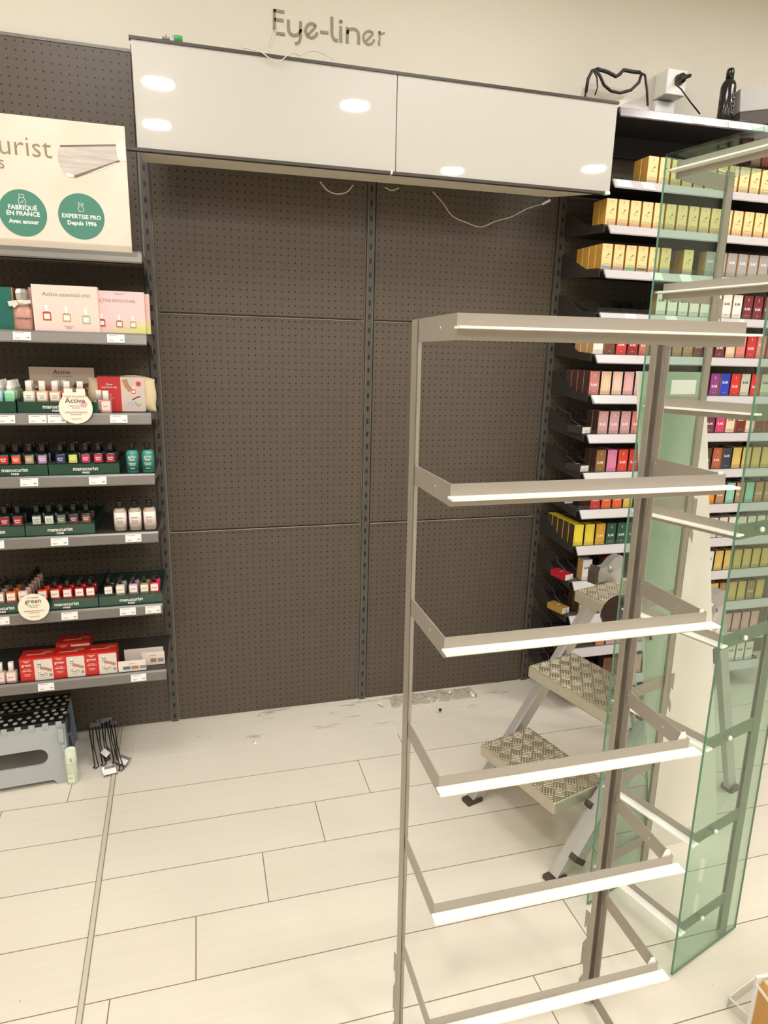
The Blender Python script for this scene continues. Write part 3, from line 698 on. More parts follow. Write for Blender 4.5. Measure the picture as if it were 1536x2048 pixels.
obj('splash_print', MB().ribbon([(cx_-.018, hh*.22), (cx_-.008, hh*.30), (cx_-.002, hh*.16)], 0.006, -0.0218, -0.021), C('blue_print', 168, 196, 206), t)
obj('splash_print', MB().ribbon([(cx_+.004, hh*.28), (cx_+.016, hh*.16), (cx_+.022, hh*.24)], 0.007, -0.0218, -0.021), C('green_print', 160, 178, 150), t)

# ---- fourth shelf
z4 = SH[3][1]
tray(-64, 96.5, 3, 'green logo tray at the left of the fourth shelf', 945, logo_px=30)
tray(97.5, 240, 3, 'green logo tray at the right of the fourth shelf', 945, logo_px=172)
GF = ('green\nflash', 0.0072, INKW)
for px, lab, nm in ((-17, (150, 20, 40), 'wine red'), (8.5, (206, 34, 40), 'bright red'), (33.5, (232, 78, 36), 'orange'), (60, (176, 150, 116), 'glitter gold'), (86, (190, 150, 196), 'lilac'),
                (122, (40, 42, 104), 'navy blue'), (147, (220, 216, 90), 'yellow'), (172.5, (214, 36, 96), 'magenta'), (197.5, (206, 30, 74), 'raspberry'), (222, (176, 24, 44), 'crimson')):
    x = Y(px, 915, -0.28)[0]
    polish(x, -0.278, z4+0.034, (20, 44, 38), lab, 'k', 'black capped nail polish with %s label on the fourth shelf' % nm, 'black capped flash polishes', w=0.031, hb=0.036, caph=0.030, capw=0.0145, txt=GF)
    polish(x+0.004, -0.240, z4+0.034, (20, 44, 38), lab, 'k', 'black capped polish directly behind the one with %s label on the fourth shelf' % nm, 'black capped flash polishes', w=0.031, hb=0.036, caph=0.030, capw=0.0145, txt=GF)
def tall_bottle(px, si, y, lab, body, wpx, hb, caph, label, txt, cap=CAPK, capw=0.018, name='lotion_bottle', rnd=True):
    x = Y(px, 915, y)[0] if si == 3 else Y(px, 1040, y)[0]; w = wpx*0.00134
    t = thing(name, label, 'bottle', (x, y, SH[si][1]+0.001), group=None)
    rr = w/2
    obj('bottle_body', MB().lathe([(rr*.9, 0), (rr, .003), (rr, hb-.006), (rr*.8, hb), (capw*.4, hb+.003)], n=28, square=2.6 if rnd else 6), body, t)
    obj('label', MB().lathe([(rr*1.006, hb*.12), (rr*1.006, hb*.86)], n=40, square=2.6 if rnd else 6), lab, t)
    obj('cap', MB().lathe([(capw*.5, hb+.002), (capw*.5, hb+caph), (capw*.46, hb+caph+.001)], n=24), cap, t)
    for s_, sz, m_, zz in txt: text(s_, sz, m_, t, (0, -rr*1.03, hb*zz), weight=0.0001)
    return t
TEAL = C('teal_label', 48, 128, 116, rough=0.35); TEALB = C('teal_liquid', 60, 140, 128, rough=0.1, coat=0.5)
for px, nm in ((265, 'left'), (296, 'right')):
    tall_bottle(px, 3, -0.275, TEAL, TEALB, 29, 0.073, 0.024, 'teal green flash remover bottle with black cap, %s of the pair on the fourth shelf' % nm,
                [('green\nflash', 0.010, INKW, .68), ('dissolvant\nremover', 0.0055, INKW, .42), ('100 ml', 0.005, INKW, .22)])

# ---- fifth shelf
z5 = SH[4][1]
tray(-90, 50.5, 4, 'green tray at the left of the fifth shelf', 1066, logo_px=-16)
tray(51.5, 191, 4, 'green logo tray in the middle of the fifth shelf', 1066, logo_px=121)
for px, lab, nm, tm in ((-14, (120, 20, 36), 'deep wine', INKW), (11, (160, 22, 40), 'ruby', INKW), (37, (168, 18, 44), 'cherry red', INKW), (75, (206, 212, 194), 'pale sage', INKG), (100, (222, 226, 208), 'milky white', INKG),
                        (124, (112, 114, 98), 'olive grey', INKW), (149, (100, 28, 36), 'burgundy', INKW), (174, (134, 66, 42), 'copper brown', INKW)):
    x = Y(px, 1040, -0.28)[0]
    polish(x, -0.278, z5+0.034, (20, 44, 38), lab, 'k', 'black capped nail polish with %s label on the fifth shelf' % nm, 'black capped flash polishes', w=0.031, hb=0.036, caph=0.030, capw=0.0145, txt=('green\nflash', 0.0072, tm))
    polish(x+0.004, -0.240, z5+0.034, (20, 44, 38), lab, 'k', 'black capped polish directly behind the one with %s label on the fifth shelf' % nm, 'black capped flash polishes', w=0.031, hb=0.036, caph=0.030, capw=0.0145, txt=('green\nflash', 0.0072, tm))
WLAB = C('pinkwhite_label', 250, 232, 226, rough=0.4); WLIQ = C('clear_liquid', 196, 176, 158, rough=0.08, coat=0.5)
for px, nm in ((241, 'left'), (271, 'middle'), (300, 'right')):
    tall_bottle(px, 4, -0.265, WLAB, WLIQ, 29.5, 0.074, 0.024, 'clear bottle with large white label and black cap, %s of three on the fifth shelf' % nm,
                [('green', 0.009, INKG, .62), ('dissolvant\nnail polish\nremover', 0.005, INKG, .42)], capw=0.021)

# ---- sixth shelf
z6 = SH[5][1]
tray(-46, 97, 5, 'green logo tray at the left of the sixth shelf behind the round sign', 1205, logo_px=2)
tray(98, 197, 5, 'green logo tray in the middle of the sixth shelf', 1205, logo_px=133)
tray(198, 326, 5, 'green logo tray at the right end of the sixth shelf', 1205, logo_px=263)
P6 = [(-1, (158, 134, 112), 'taupe', 3), (23, (206, 98, 40), 'orange', 3), (47, (214, 172, 160), 'rosy nude', 6), (86, (198, 52, 24), 'orange red', 2), (111, (190, 40, 24), 'tomato red', 2), (136, (178, 28, 28), 'red', 2),
      (160, (166, 22, 34), 'carmine', 2), (182, (140, 20, 28), 'dark red', 2), (218, (50, 34, 28), 'black', 2), (242, (176, 166, 150), 'clear', 2), (268, (176, 136, 166), 'lilac', 2), (290, (126, 122, 62), 'olive', 2), (310, (206, 24, 70), 'hot pink', 2)]
for px, c_, nm, nb in P6:
    x = Y(px, 1185, -0.28)[0]
    for r_ in range(nb):
        where = 'in front' if r_ == 0 else '%s behind the front one' % ORD[r_-1]
        polish(x+0.002*r_, -0.278+0.032*r_, z6+0.034, c_, (250, 236, 228), 'k', '%s nail polish with white label on the sixth shelf, %s' % (nm, where), 'green range polishes', w=0.031, hb=0.038, caph=0.024, capw=0.0125, txt=('green', 0.0075, INKG))

# ---- lowest shelf
z7 = SH[6][1]
for px, nm in ((1, 'left'), (24, 'right')):
    x = Y(px, 1350, -0.285)[0]
    polish(x, -0.283, z7+0.001, (206, 178, 166), (250, 226, 220), 'w', 'clear pink base coat with ridged white cap, %s one at the lowest shelf' % nm, 'clear base coats', w=0.033, hb=0.040, caph=0.030, capw=0.016, txt=('green', 0.0075, INKG))
REDC = C('red_card', 206, 40, 30, rough=0.4)
def kit(px0, px1, py, y, zoff, label):
    x0 = Y(px0, py, y)[0]; x1 = Y(px1, py, y)[0]; w = x1-x0-.001; h = 0.081; d = 0.07
    t = thing('manicure_kit_box', label, 'kit box', ((x0+x1)/2, y, z7+0.001+zoff), group='red kit boxes')
    obj('box_body', MB().box(-w/2, w/2, 0, d, 0, h), REDC, t, bevel=0.0007)
    obj('picture_panel', MB().box(-w*.06, w/2, -0.0006, 0.0, 0.0, h*.93), C('kit_picture', 226, 216, 206), t)
    text('green', 0.013, INKW, t, (-w*.285, -0.0008, h*.72), weight=0.0001); text('manucurist\nPARIS', 0.0055, INKW, t, (-w*.285, -0.0008, h*.88))
    text('KIT SEMI\nPERMANENT', 0.0055, INKW, t, (-w*.285, -0.0008, h*.48)); text('manucure\nmaison', 0.0055, INKW, t, (-w*.285, -0.0008, h*.28))
    text('manucurist', 0.013, INKW, t, (-w*.05, d*.45, h+.0006), rot=(R(-90), 0, 0))
    obj('oval_print', MB().lathe([(0.016, h+.0001), (0.016, h+.0005)], c=(w*.3, d*.62, 0), n=20, sy=0.5), SK2, t)
    mini_bottle(t, w*.10, h*.60, 0.010, (60, 40, 36), y=-0.0011); mini_bottle(t, w*.16, h*.16, 0.008, (60, 40, 36), y=-0.0011)
    mini_bottle(t, w*.08, h*.24, 0.008, (150, 110, 100), y=-0.0011); mini_bottle(t, w*.27, h*.20, 0.008, (70, 60, 56), y=-0.0011)
    obj('pouch_print', MB().ribbon([(w*.12, h*.56), (w*.28, h*.50), (w*.46, h*.40)], 0.010, -0.0011, 0), SK2, t)
    obj('bottle_row_print', MB().ribbon([(w*.38, h*.22), (w*.47, h*.18)], 0.009, -0.0011, 0), INKG, t)
kit(38.5, 106, 1335, -0.295, 0, 'red and white manicure kit box, leftmost of three in front on the lowest shelf')
kit(105, 170, 1332, -0.295, 0, 'red and white manicure kit box, middle of three in front on the lowest shelf')
kit(169, 234, 1326, -0.295, 0, 'red and white manicure kit box, rightmost of three in front on the lowest shelf')
kit(111, 180, 1290, -0.215, 0.008, 'red manicure kit box standing in the second row behind the front three')
for (a, b, y_, h_, n3, lab) in ((236, 292, -0.296, 0.038, 3, 'white palette card with three colour squares in front at right of the lowest shelf'), (284, 330, -0.262, 0.048, 2, 'white palette card with two colour squares behind the three square card'), (250, 328, -0.2335, 0.052, 0, 'plain white card standing behind the two palette cards')):
    x0 = Y(a, 1330, y_)[0]; x1 = Y(b, 1330, y_)[0]; w = x1-x0
    t = thing('palette_card', lab, 'palette card', ((x0+x1)/2, y_, z7+0.001), group='white palette cards')
    obj('card', MB().box(-w/2, w/2, 0, 0.008, 0, h_), C('card_white', 240, 228, 218), t, bevel=0.0008)
    cols = [(92, 116, 116), (176, 130, 100), (150, 140, 156)] if n3 == 3 else [(176, 120, 100), (160, 140, 158)]
    for q in range(n3):
        ww = w*.26; xq = (-w*.33+q*w*.30) if n3 == 3 else (-w*.12+q*w*.32)
        obj('colour_square', MB().box(xq, xq+ww, -0.0006, 0, h_*.22, h_*.52), C('sq_%d_%d_%d' % cols[q], *cols[q]), t)
    if n3: text('la palette', 0.006, INKG, t, (0, -0.0006, h_*.78))

# ------------------------------------------------------------------ floor things at left : folding step stool
st = thing('folding_step_stool', 'light grey plastic folding step stool with black dotted top under the left shelves', 'step stool', (-0.56, -0.2, 0), rot=(0, 0, R(4)))
STG = C('stool_grey', 176, 180, 182, rough=0.45); STB = C('stool_blue', 136, 152, 172, rough=0.45); STK = C('stool_black', 30, 27, 26, rough=0.35)
ZT = 0.222
obj('top_panel', MB().box(-0.17, 0.172, -0.098, -0.002, ZT-.02, ZT).box(-0.17, 0.172, 0.002, 0.098, ZT-.02, ZT), STK, st, bevel=0.003)
dots = MB()
for r_ in range(3):
    for s_ in (-1, 1):
        for k in range(12):
            xx = -0.155+k*0.0285+(0.010 if r_ == 1 else 0); yy = s_*(0.020+r_*0.027)
            if s_ < 0 and r_ == 0 and 4 < k < 8: continue
            dots.lathe([(0.0075, ZT), (0.0075, ZT+.0012)], c=(xx, yy, 0), n=14, sm=False)
obj('grip_dots', dots, C('dot_grey', 196, 196, 190, rough=0.6), st)['kind'] = 'stuff'
def side_panel(ysign):
    """front/back leg panel with an oval cut-out, splayed outwards"""
    yt, yb = ysign*0.10, ysign*0.135
    out = [(-0.172, 0.0), (-0.135, 0.0), (-0.125, 0.018), (0.125, 0.018), (0.140, 0.0), (0.178, 0.0), (0.172, ZT-.012), (-0.172, ZT-.012)]
    hole = [( -0.085+0.028*math.cos(a), 0.105+0.028*math.sin(a)) for a in [R(90+15*k) for k in range(13)]]+[(0.085+0.028*math.cos(a), 0.105+0.028*math.sin(a)) for a in [R(-90+15*k) for k in range(13)]]
    bm = bmesh.new()
    def loop(pts): 
        vv = [bm.verts.new((p[0], yb+(yt-yb)*p[1]/ZT, p[1])) for p in pts]; return [bm.edges.new((vv[i], vv[(i+1) % len(vv)])) for i in range(len(vv))]
    e = loop(out)+loop(hole)
    bmesh.ops.triangle_fill(bm, use_beauty=True, edges=e)
    r = bmesh.ops.extrude_face_region(bm, geom=bm.faces[:]); 
    for v in [g for g in r['geom'] if isinstance(g, bmesh.types.BMVert)]: v.co.y += -ysign*0.008
    bmesh.ops.recalc_face_normals(bm, faces=bm.faces[:])
    me = bpy.data.meshes.new('leg_panel'); bm.to_mesh(me); bm.free(); return me
me = side_panel(-1); me.materials.append(STG); obj('leg_panel', me, None, st)
me = side_panel(1); me.materials.append(STB); obj('leg_panel', me, None, st)
hg = MB()
for k in range(8):
    x_ = -0.15+k*0.042
    hg.box(x_, x_+0.019, -0.106, -0.094, ZT-.022, ZT-.001)
obj('hinge_knuckles', hg, STG, st, bevel=0.002)
for sx in (1, -1):
    e_ = MB().prism([(-0.118, 0.03), (-0.104, ZT-.014), (0.104, ZT-.014), (0.125, 0.0), (0.085, 0.0), (0.03, 0.10), (-0.03, 0.12), (-0.075, 0.06)], 'x', sx*0.168-.003, sx*0.168+.003)
    obj('end_brace', e_, STB, st)
obj('hub_grille', MB().lathe([(0.036, 0), (0.036, 0.004)], n=24), C('hub_dark', 60, 56, 60), st, loc=(0.171, -0.02, 0.165), rot=(0, R(90), 0))
obj('latch', MB().box(0.150, 0.168, -0.122, -0.112, 0.15, 0.20).box(0.158, 0.170, -0.128, -0.118, 0.10, 0.14), STG, st, bevel=0.002)

# mint spray bottle
q = G(144, 1568)
t = thing('spray_bottle', 'pale mint green cylindrical bottle standing on the floor beside the step stool', 'bottle', (q[0]+0.002, q[1]+0.012, 0.0))
MINT = C('mint_plastic', 216, 226, 202, rough=0.25); MINT2 = C('mint_label', 226, 236, 214, rough=0.3)
obj('bottle_body', MB().lathe([(0.0165, 0.0), (0.0185, 0.003), (0.0185, 0.078), (0.0182, 0.082)], n=26), MINT, t)
obj('cap', MB().lathe([(0.0186, 0.080), (0.0190, 0.083), (0.0180, 0.128), (0.0165, 0.130), (0.0155, 0.124)], n=26), MINT2, t)
obj('label', MB().box(-0.011, 0.010, -0.0193, -0.0183, 0.012, 0.042), C('mint_paper', 232, 240, 214), t)
text('XYL', 0.009, INKD, t, (0.003, -0.0196, 0.098), rot=(0, R(80), 0)); text('mint', 0.007, INKD, t, (-0.002, -0.0198, 0.028))

# pegboard hooks with clear price holders, leaning in the corner
HK = C('hook_black', 32, 29, 28, rough=0.3)
CLR = glassmat('clear_holder', (0.88, 0.87, 0.88), 0.09)
H_ = [((178, 1455), (190, 1535), 0.10, 'leftmost'), ((190, 1450), (205, 1530), 0.11, 'second from left'), ((203, 1442), (212, 1520), 0.13, 'middle'), ((212, 1440), (228, 1525), 0.14, 'second from right'), ((222, 1448), (240, 1540), 0.12, 'rightmost')]
for i, (a, b, zt, lab) in enumerate(H_):
    foot = G(*b); foot[2] = 0.006
    top = Y(a[0], a[1], -0.13 if i < 2 else -0.11)
    t = thing('display_hook', 'black wire display hook leaning on the floor pile by the pegboard, %s hook' % lab, 'display hook', foot, group='loose display hooks')
    d = np.array(top)-foot
    sd = 0.006
    obj('wire', MB().tube([(0, 0, 0), tuple(d*.5), tuple(d)], 0.0024, 8).tube([(sd*2, 0, 0.002), tuple(d*.5+np.array([sd, 0, 0])), tuple(d+np.array([sd*2, 0, 0]))], 0.0022, 8)
        .tube([(0, 0, 0), (-.004, -.008, 0.0), (0.006, -.014, 0.0), (0.014, -.006, 0.002), (sd*2, 0, 0.002)], 0.0022, 8), HK, t)
    obj('back_plate', MB().box(-0.018, 0.022, -0.004, 0.004, -0.009, 0.009), HK, t, loc=d, rot=(R(-30), 0, R(-8+6*i)), bevel=0.001)
    obj('plate_prongs', MB().tube([(-0.012, 0.004, 0.003), (-0.012, 0.014, 0.006), (-0.012, 0.014, 0.014)], 0.0018, 6).tube([(0.014, 0.004, 0.003), (0.014, 0.014, 0.006), (0.014, 0.014, 0.014)], 0.0018, 6), HK, t, loc=d)
for i, (px, py, zz, rz, lab) in enumerate(((212, 1505, 0.045, -55, 'upper'), (220, 1542, 0.012, 12, 'front lower'), (246, 1522, 0.015, -40, 'right'))):
    q = G(px, py, zz)
    t = thing('price_holder', 'clear plastic price holder with white card on the hook pile, %s one' % lab, 'price holder', q, rot=(R(35), 0, R(rz)), group='loose price holders')
    obj('clear_flap', MB().box(-0.024, 0.024, -0.020, 0.018, 0, 0.0012).box(-0.024, 0.024, 0.018, 0.0192, -0.008, 0.0012).box(-0.024, 0.024, -0.020, 0.018, -0.006, -0.005), CLR, t)
    obj('price_card', MB().box(-0.021, 0.021, -0.012, 0.008, 0.0013, 0.0022), TAGM, t)

# ------------------------------------------------------------------ right shelves (small boxes on stepped shelves)
RB = [2.119-0.1527*k for k in range(14)]
RX0, RX1 = 1.562, 2.610
RAILM = mat('price_rail_light', rgb(196, 190, 192), 0.32)
STEPM = C('tray_step_dark', 40, 36, 35, rough=0.5)
def row_label(k): return ORD[k]
for k, b in enumerate(RB):
    t = thing('stepped_shelf', 'narrow black bracket shelf with pale price rail, %s from top in the right bay' % ORD[k], 'shelf', (0, 0, b), group='right bay shelves')
    obj('shelf_board', MB().box(RX0, RX1, -0.283, -0.008, -0.006, -0.0015), DARKSH, t)
    obj('price_rail', MB().prism([(-0.283, -0.001), (-0.289, -0.001), (-0.310, -0.030), (-0.308, -0.034), (-0.302, -0.031), (-0.283, -0.004)], 'x', RX0+0.012, RX1), RAILM, t)
    for xb in (RX0-0.004, RX1):
        obj('bracket', MB().prism([(-0.006, 0.082), (-0.03, 0.078), (-0.19, 0.008), (-0.272, 0.003), (-0.287, -0.004), (-0.286, -0.028), (-0.006, -0.008)], 'x', xb, xb+0.0025), BLACKM, t)
    obj('clear_front_lip', MB().box(RX0+.006, RX1, -0.2865, -0.2855, -0.001, 0.017).box(RX0+.004, RX0+.006, -0.288, -0.28, -0.03, 0.017), ACRYL, t)
    if k in (6, 7, 10, 11, 12, 13):
        wr = MB()
        for j in range(5):
            x_ = RX0+0.012+j*0.05
            wr.tube([(x_, -0.27, 0.001), (x_, -0.265, 0.020), (x_, -0.16, 0.045), (x_+.002, -0.155, 0.062), (x_, -0.05, 0.085), (x_, -0.03, 0.06)], 0.0011, 5)
        obj('wire_divider', wr, C('divider_wire', 120, 116, 114, rough=0.3, metal=0.6), t)
    if k == 3:
        dv = MB()
        for j in range(5):
            x_ = RX0+0.012+j*0.0495
            dv.prism([(-0.285, 0), (-0.285, 0.026), (-0.24, 0.046), (-0.1, 0.046), (-0.1, 0)], 'x', x_, x_+.0015)
        obj('clear_divider', dv, glassmat('divider_acrylic', (0.80, 0.84, 0.84), 0.12), t)
        obj('tray_lining', MB().box(RX0+.014, RX0+.11, -0.28, -0.11, 0, 0.004, 0), C('lining_teal', 40, 62, 62), t)
        obj('tray_lining', MB().box(RX0+.112, RX0+.21, -0.28, -0.11, 0, 0.004, 0), C('lining_wine', 84, 48, 56), t)
    cards = {0: [(1.585, 1.645), (1.69, 1.74)], 2: [(1.77, 1.82), (1.9, 1.95)], 3: [(1.68, 1.725), (1.86, 1.91)], 5: [], 8: [(1.93, 1.98)], 9: []}.get(k, [])
    for (a, c_) in cards:
        obj('price_card', MB().prism([(-0.2895, -0.0015), (-0.2905, -0.0015), (-0.3115, -0.0295), (-0.3105, -0.0295)], 'x', a, c_), TAGM, t)

BW, BD, BH = 0.0425, 0.040, 0.088
GOLD = (242, 212, 152); GOLD2 = (236, 196, 122)
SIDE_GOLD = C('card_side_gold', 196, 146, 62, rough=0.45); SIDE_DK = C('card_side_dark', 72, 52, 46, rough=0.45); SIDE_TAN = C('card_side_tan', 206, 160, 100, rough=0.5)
FEA = MB().prism([(-0.003, 0.0), (0.008, 0.008), (0.010, 0.013), (0.004, 0.009), (-0.001, 0.003)], 'y', -0.0005, 0).ribbon([(-0.010, -0.004), (-0.003, -0.003), (0.002, -0.006), (0.007, -0.004)], 0.0009, -0.0005, 0)
FEAM = FEA.mesh('feather_mark', INKD)
SWIRL = MB().ribbon([(0.003, 0.006), (-0.002, 0.004), (0.003, 0.0), (-0.002, -0.003)], 0.0016, -0.0005, 0)
def swm(m_):
    k = ('sw', m_.name)
    if k not in TXT: TXT[k] = SWIRL.mesh('swirl_mark', m_)
    return TXT[k]
SCR = MB().ribbon([(-0.014, 0.0), (-0.009, 0.005), (-0.006, -0.002), (0.002, 0.002), (0.016, 0.0)], 0.0008, -0.0005, 0).mesh('script_mark', INKD)
def sbox(x, y, z, col, style, label, band=None, side=None, rz=0.0):
    cm = C('carton_%d_%d_%d' % col, *col, rough=0.4)
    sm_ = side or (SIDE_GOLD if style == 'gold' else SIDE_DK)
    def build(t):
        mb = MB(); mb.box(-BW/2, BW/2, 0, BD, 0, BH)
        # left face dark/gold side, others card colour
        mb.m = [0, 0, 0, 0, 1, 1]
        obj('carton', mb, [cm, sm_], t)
        light = sum(col) > 560 and style != 'gold'
        ink = INKG if light else INKW
        if style == 'gold':
            obj('feather_mark', FEAM, None, t, (0.001, 0, BH*.50)); obj('swirl_mark', swm(INKG), None, t, (0, 0, BH*.86)); obj('script_mark', SCR, None, t, (0, 0, BH*.2))
            obj('tint_band', MB().box(-BW*.46, BW*.46, -0.0004, 0, BH*.03, BH*.13), C('band_%d_%d_%d' % (band or (236, 186, 150)), *(band or (236, 186, 150))), t)
        elif style == 'lak':
            text('ILAK', 0.0135, ink, t, (0.0, -0.0003, BH*.42), weight=0.0003); obj('swirl_mark', swm(ink), None, t, (0, 0, BH*.80))
            text('vernis', 0.0045, ink, t, (0.0, -0.0003, BH*.14))
        elif style == 'lakhi':
            text('ILAK', 0.0135, INKD if light else ink, t, (0.0, -0.0003, BH*.60), weight=0.0003); text('vernis', 0.0045, ink, t, (0.0, -0.0003, BH*.14))
        else:
            obj('printed_frame', MB().ribbon([(-BW*.36, BH*.08), (BW*.36, BH*.08), (BW*.36, BH*.9), (-BW*.36, BH*.9), (-BW*.36, BH*.08)], 0.0006, -0.0004, 0), C('frame_ink', 190, 150, 120), t)
    return place('sbox', (col, style, band, sm_.name), build, x, y, z, label, 'cosmetic box', 'small cartons on the stepped shelves', 'cosmetic_carton', rz)
# colour table : colour name, rgb, style ; None = gap
g_ = ('gold', GOLD, 'gold')
wh = ('white', (240, 236, 226), 'lakhi'); mar = ('maroon', (124, 42, 56), 'lak'); pk = ('pink', (232, 176, 180), 'plain'); pea = ('peach', (244, 206, 172), 'plain')
rose = ('dusty rose', (204, 128, 122), 'lak'); blush = ('blush', (206, 156, 160), 'lak')
ROWS = {
 0: [None, None, g_, g_, g_, g_, g_, g_, g_, g_, g_, g_, g_, g_],
 1: [g_]*15,
 2: [g_, g_, g_, g_, g_, g_, None, g_, None, ('grey', (166, 162, 158), 'lakhi'), ('grey', (166, 162, 158), 'lakhi'), ('grey', (166, 162, 158), 'lakhi'), ('grey', (166, 162, 158), 'lakhi'), ('grey', (166, 162, 158), 'lakhi'), ('grey', (166, 162, 158), 'lakhi')],
 3: [None, None, None, None, None, wh, wh, wh, wh, wh, wh, wh, wh, mar, mar],
 4: [wh, ('brown', (116, 68, 54), 'lakhi'), ('coral red', (222, 62, 62), 'lak'), ('dark red', (164, 34, 46), 'lak'), ('terracotta', (200, 110, 84), 'lak'), ('brown', (116, 68, 54), 'lakhi'), ('taupe', (150, 116, 96), 'lakhi'), ('tan', (186, 140, 100), 'lak'), ('tan', (186, 140, 100), 'lak'), mar, mar, mar, pea, ('salmon pink', (222, 128, 120), 'lakhi'), ('red', (206, 52, 50), 'lak')],
 5: [rose, pea, ('light peach', (244, 206, 186), 'plain'), pk, pk, rose, pk, pea, pk, rose, ('violet', (146, 60, 140), 'lak'), ('violet', (146, 60, 140), 'lak'), ('royal blue', (40, 62, 196), 'lakhi'), ('red', (222, 50, 46), 'lak'), ('stone', (206, 200, 184), 'lakhi')],
 6: [None, blush, blush, blush, rose, rose, None, pk, pk, mar, ('plum', (110, 52, 70), 'lak'), ('plum', (110, 52, 70), 'lak'), ('hot pink', (226, 56, 116), 'lak'), ('pale peach', (244, 212, 192), 'lakhi'), ('oxblood', (120, 38, 40), 'lakhi')],
 7: [None, ('bronze', (150, 104, 56), 'lak'), ('candy pink', (226, 132, 176), 'plain'), ('vermilion', (222, 66, 44), 'lak'), ('red', (206, 52, 50), 'lak'), mar, mar, mar, mar, mar, ('wine', (110, 40, 48), 'lak'), ('dark brown', (86, 54, 44), 'lak'), ('terracotta', (190, 96, 66), 'lak'), ('navy', (48, 54, 78), 'lakhi'), ('gold', (222, 190, 110), 'plain'), ('gold', (222, 190, 110), 'plain')],
 8: [None, ('red', (206, 44, 38), 'lak'), ('orange', (236, 96, 30), 'lak'), ('orange', (236, 96, 30), 'lak'), ('yellow', (222, 190, 70), 'lak'), ('yellow', (222, 190, 70), 'lak'), ('orange', (236, 96, 30), 'lak'), None, None, ('purple', (104, 44, 96), 'lak'), ('purple', (104, 44, 96), 'lak'), ('indigo', (60, 50, 110), 'lak'), ('amber', (240, 146, 40), 'plain'), ('tan', (186, 140, 100), 'lak'), ('mint', (150, 210, 190), 'plain'), ('tan', (186, 140, 100), 'lak')],
 9: [('yellow', (240, 220, 60), 'plain'), ('yellow', (236, 216, 64), 'plain'), ('mustard', (216, 164, 40), 'lak'), ('dark green', (24, 84, 66), 'lak'), ('dark green', (24, 84, 66), 'lak'), ('dark green', (24, 84, 66), 'lak'), None, None, None, wh, wh, wh, wh, wh, wh],
 10: [None, ('silver white', (226, 222, 220), 'lakhi'), None, ('red', (186, 38, 46), 'lak'), ('red', (186, 38, 46), 'lak'), None, None, mar, ('red', (186, 38, 46), 'lak'), ('rust', (176, 96, 80), 'plain'), ('rust', (176, 96, 80), 'plain'), wh, wh, wh, ('gold', (222, 190, 110), 'plain'), ('gold', (222, 190, 110), 'plain')],
 11: [None, ('olive gold', (166, 132, 56), 'lak'), ('olive gold', (166, 132, 56), 'lak'), ('white', (236, 232, 224), 'plain'), None, ('bronze', (150, 112, 66), 'lak'), ('bronze', (150, 112, 66), 'lak'), ('bronze', (150, 112, 66), 'lak'), ('bronze', (150, 112, 66), 'lak'), ('bronze', (150, 112, 66), 'lak'), ('bronze', (166, 128, 76), 'lak'), ('bronze', (166, 128, 76), 'lak'), ('bronze', (166, 128, 76), 'lak'), ('bronze', (166, 128, 76), 'lak'), ('gold', (222, 190, 110), 'plain')],
 12: [None, None, None, ('salmon', (226, 130, 110), 'plain'), pk, pk, pk, pk, pk, pk, pk, pk, pk, pk, pk],
 13: [None, None, None, None, ('brown', (116, 68, 54), 'plain'), ('brown', (116, 68, 54), 'plain'), pk, pk, pk, wh, wh, wh, wh, wh],
}
BEHIND = {(1, 0): 1, (2, 0): 3, (4, 0): 2, (5, 0): 3, (6, 1): 1, (9, 0): 4, (0, 2): 1, (7, 1): 1}
BANDS = [(150, 176, 216), (206, 170, 196), (120, 196, 160), (110, 110, 96), (216, 160, 150), (150, 176, 216)]
X0S = {0: 1.6135, 1: 1.5615, 2: 1.5630, 4: 1.5650, 5: 1.5640, 6: 1.5700, 7: 1.5780, 8: 1.5740, 9: 1.5560}
for k, row in ROWS.items():
    row = list(row)+[row[-1] if (q % 3) else row[-2] for q in range(20-len(row))]
    x0 = X0S.get(k, 1.568)
    if k == 0: x0 = 1.6150
    xs = 0
    cnt = -1
    for j, it in enumerate(row):
        if it is None: continue
        cnt += 1
        nm, c_, sty = it
        x = max(x0, RX0+0.0)+0.022+0.0508*j
        if x > RX1-0.02: continue
        band = None
        if sty == 'gold' and k == 2: band = BANDS[j % 6]
        elif sty == 'gold' and k == 0: band = (236, 206, 170) if j % 2 else (216, 186, 150)
        side = SIDE_TAN if (sty == 'lakhi') else None
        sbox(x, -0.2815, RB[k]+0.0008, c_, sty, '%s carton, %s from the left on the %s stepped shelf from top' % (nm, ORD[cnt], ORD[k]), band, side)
        for r_ in range(BEHIND.get((k, j), 1 if (j+k) % 3 == 0 else 0)):
            z_ = RB[k]+0.0008
            sbox(x-0.0005*(r_+1), -0.281+0.0435*(r_+1), z_, c_, sty, '%s carton, %s one behind the %s front carton of the %s stepped shelf' % (nm, ORD[r_], ORD[cnt], ORD[k]), band, side)
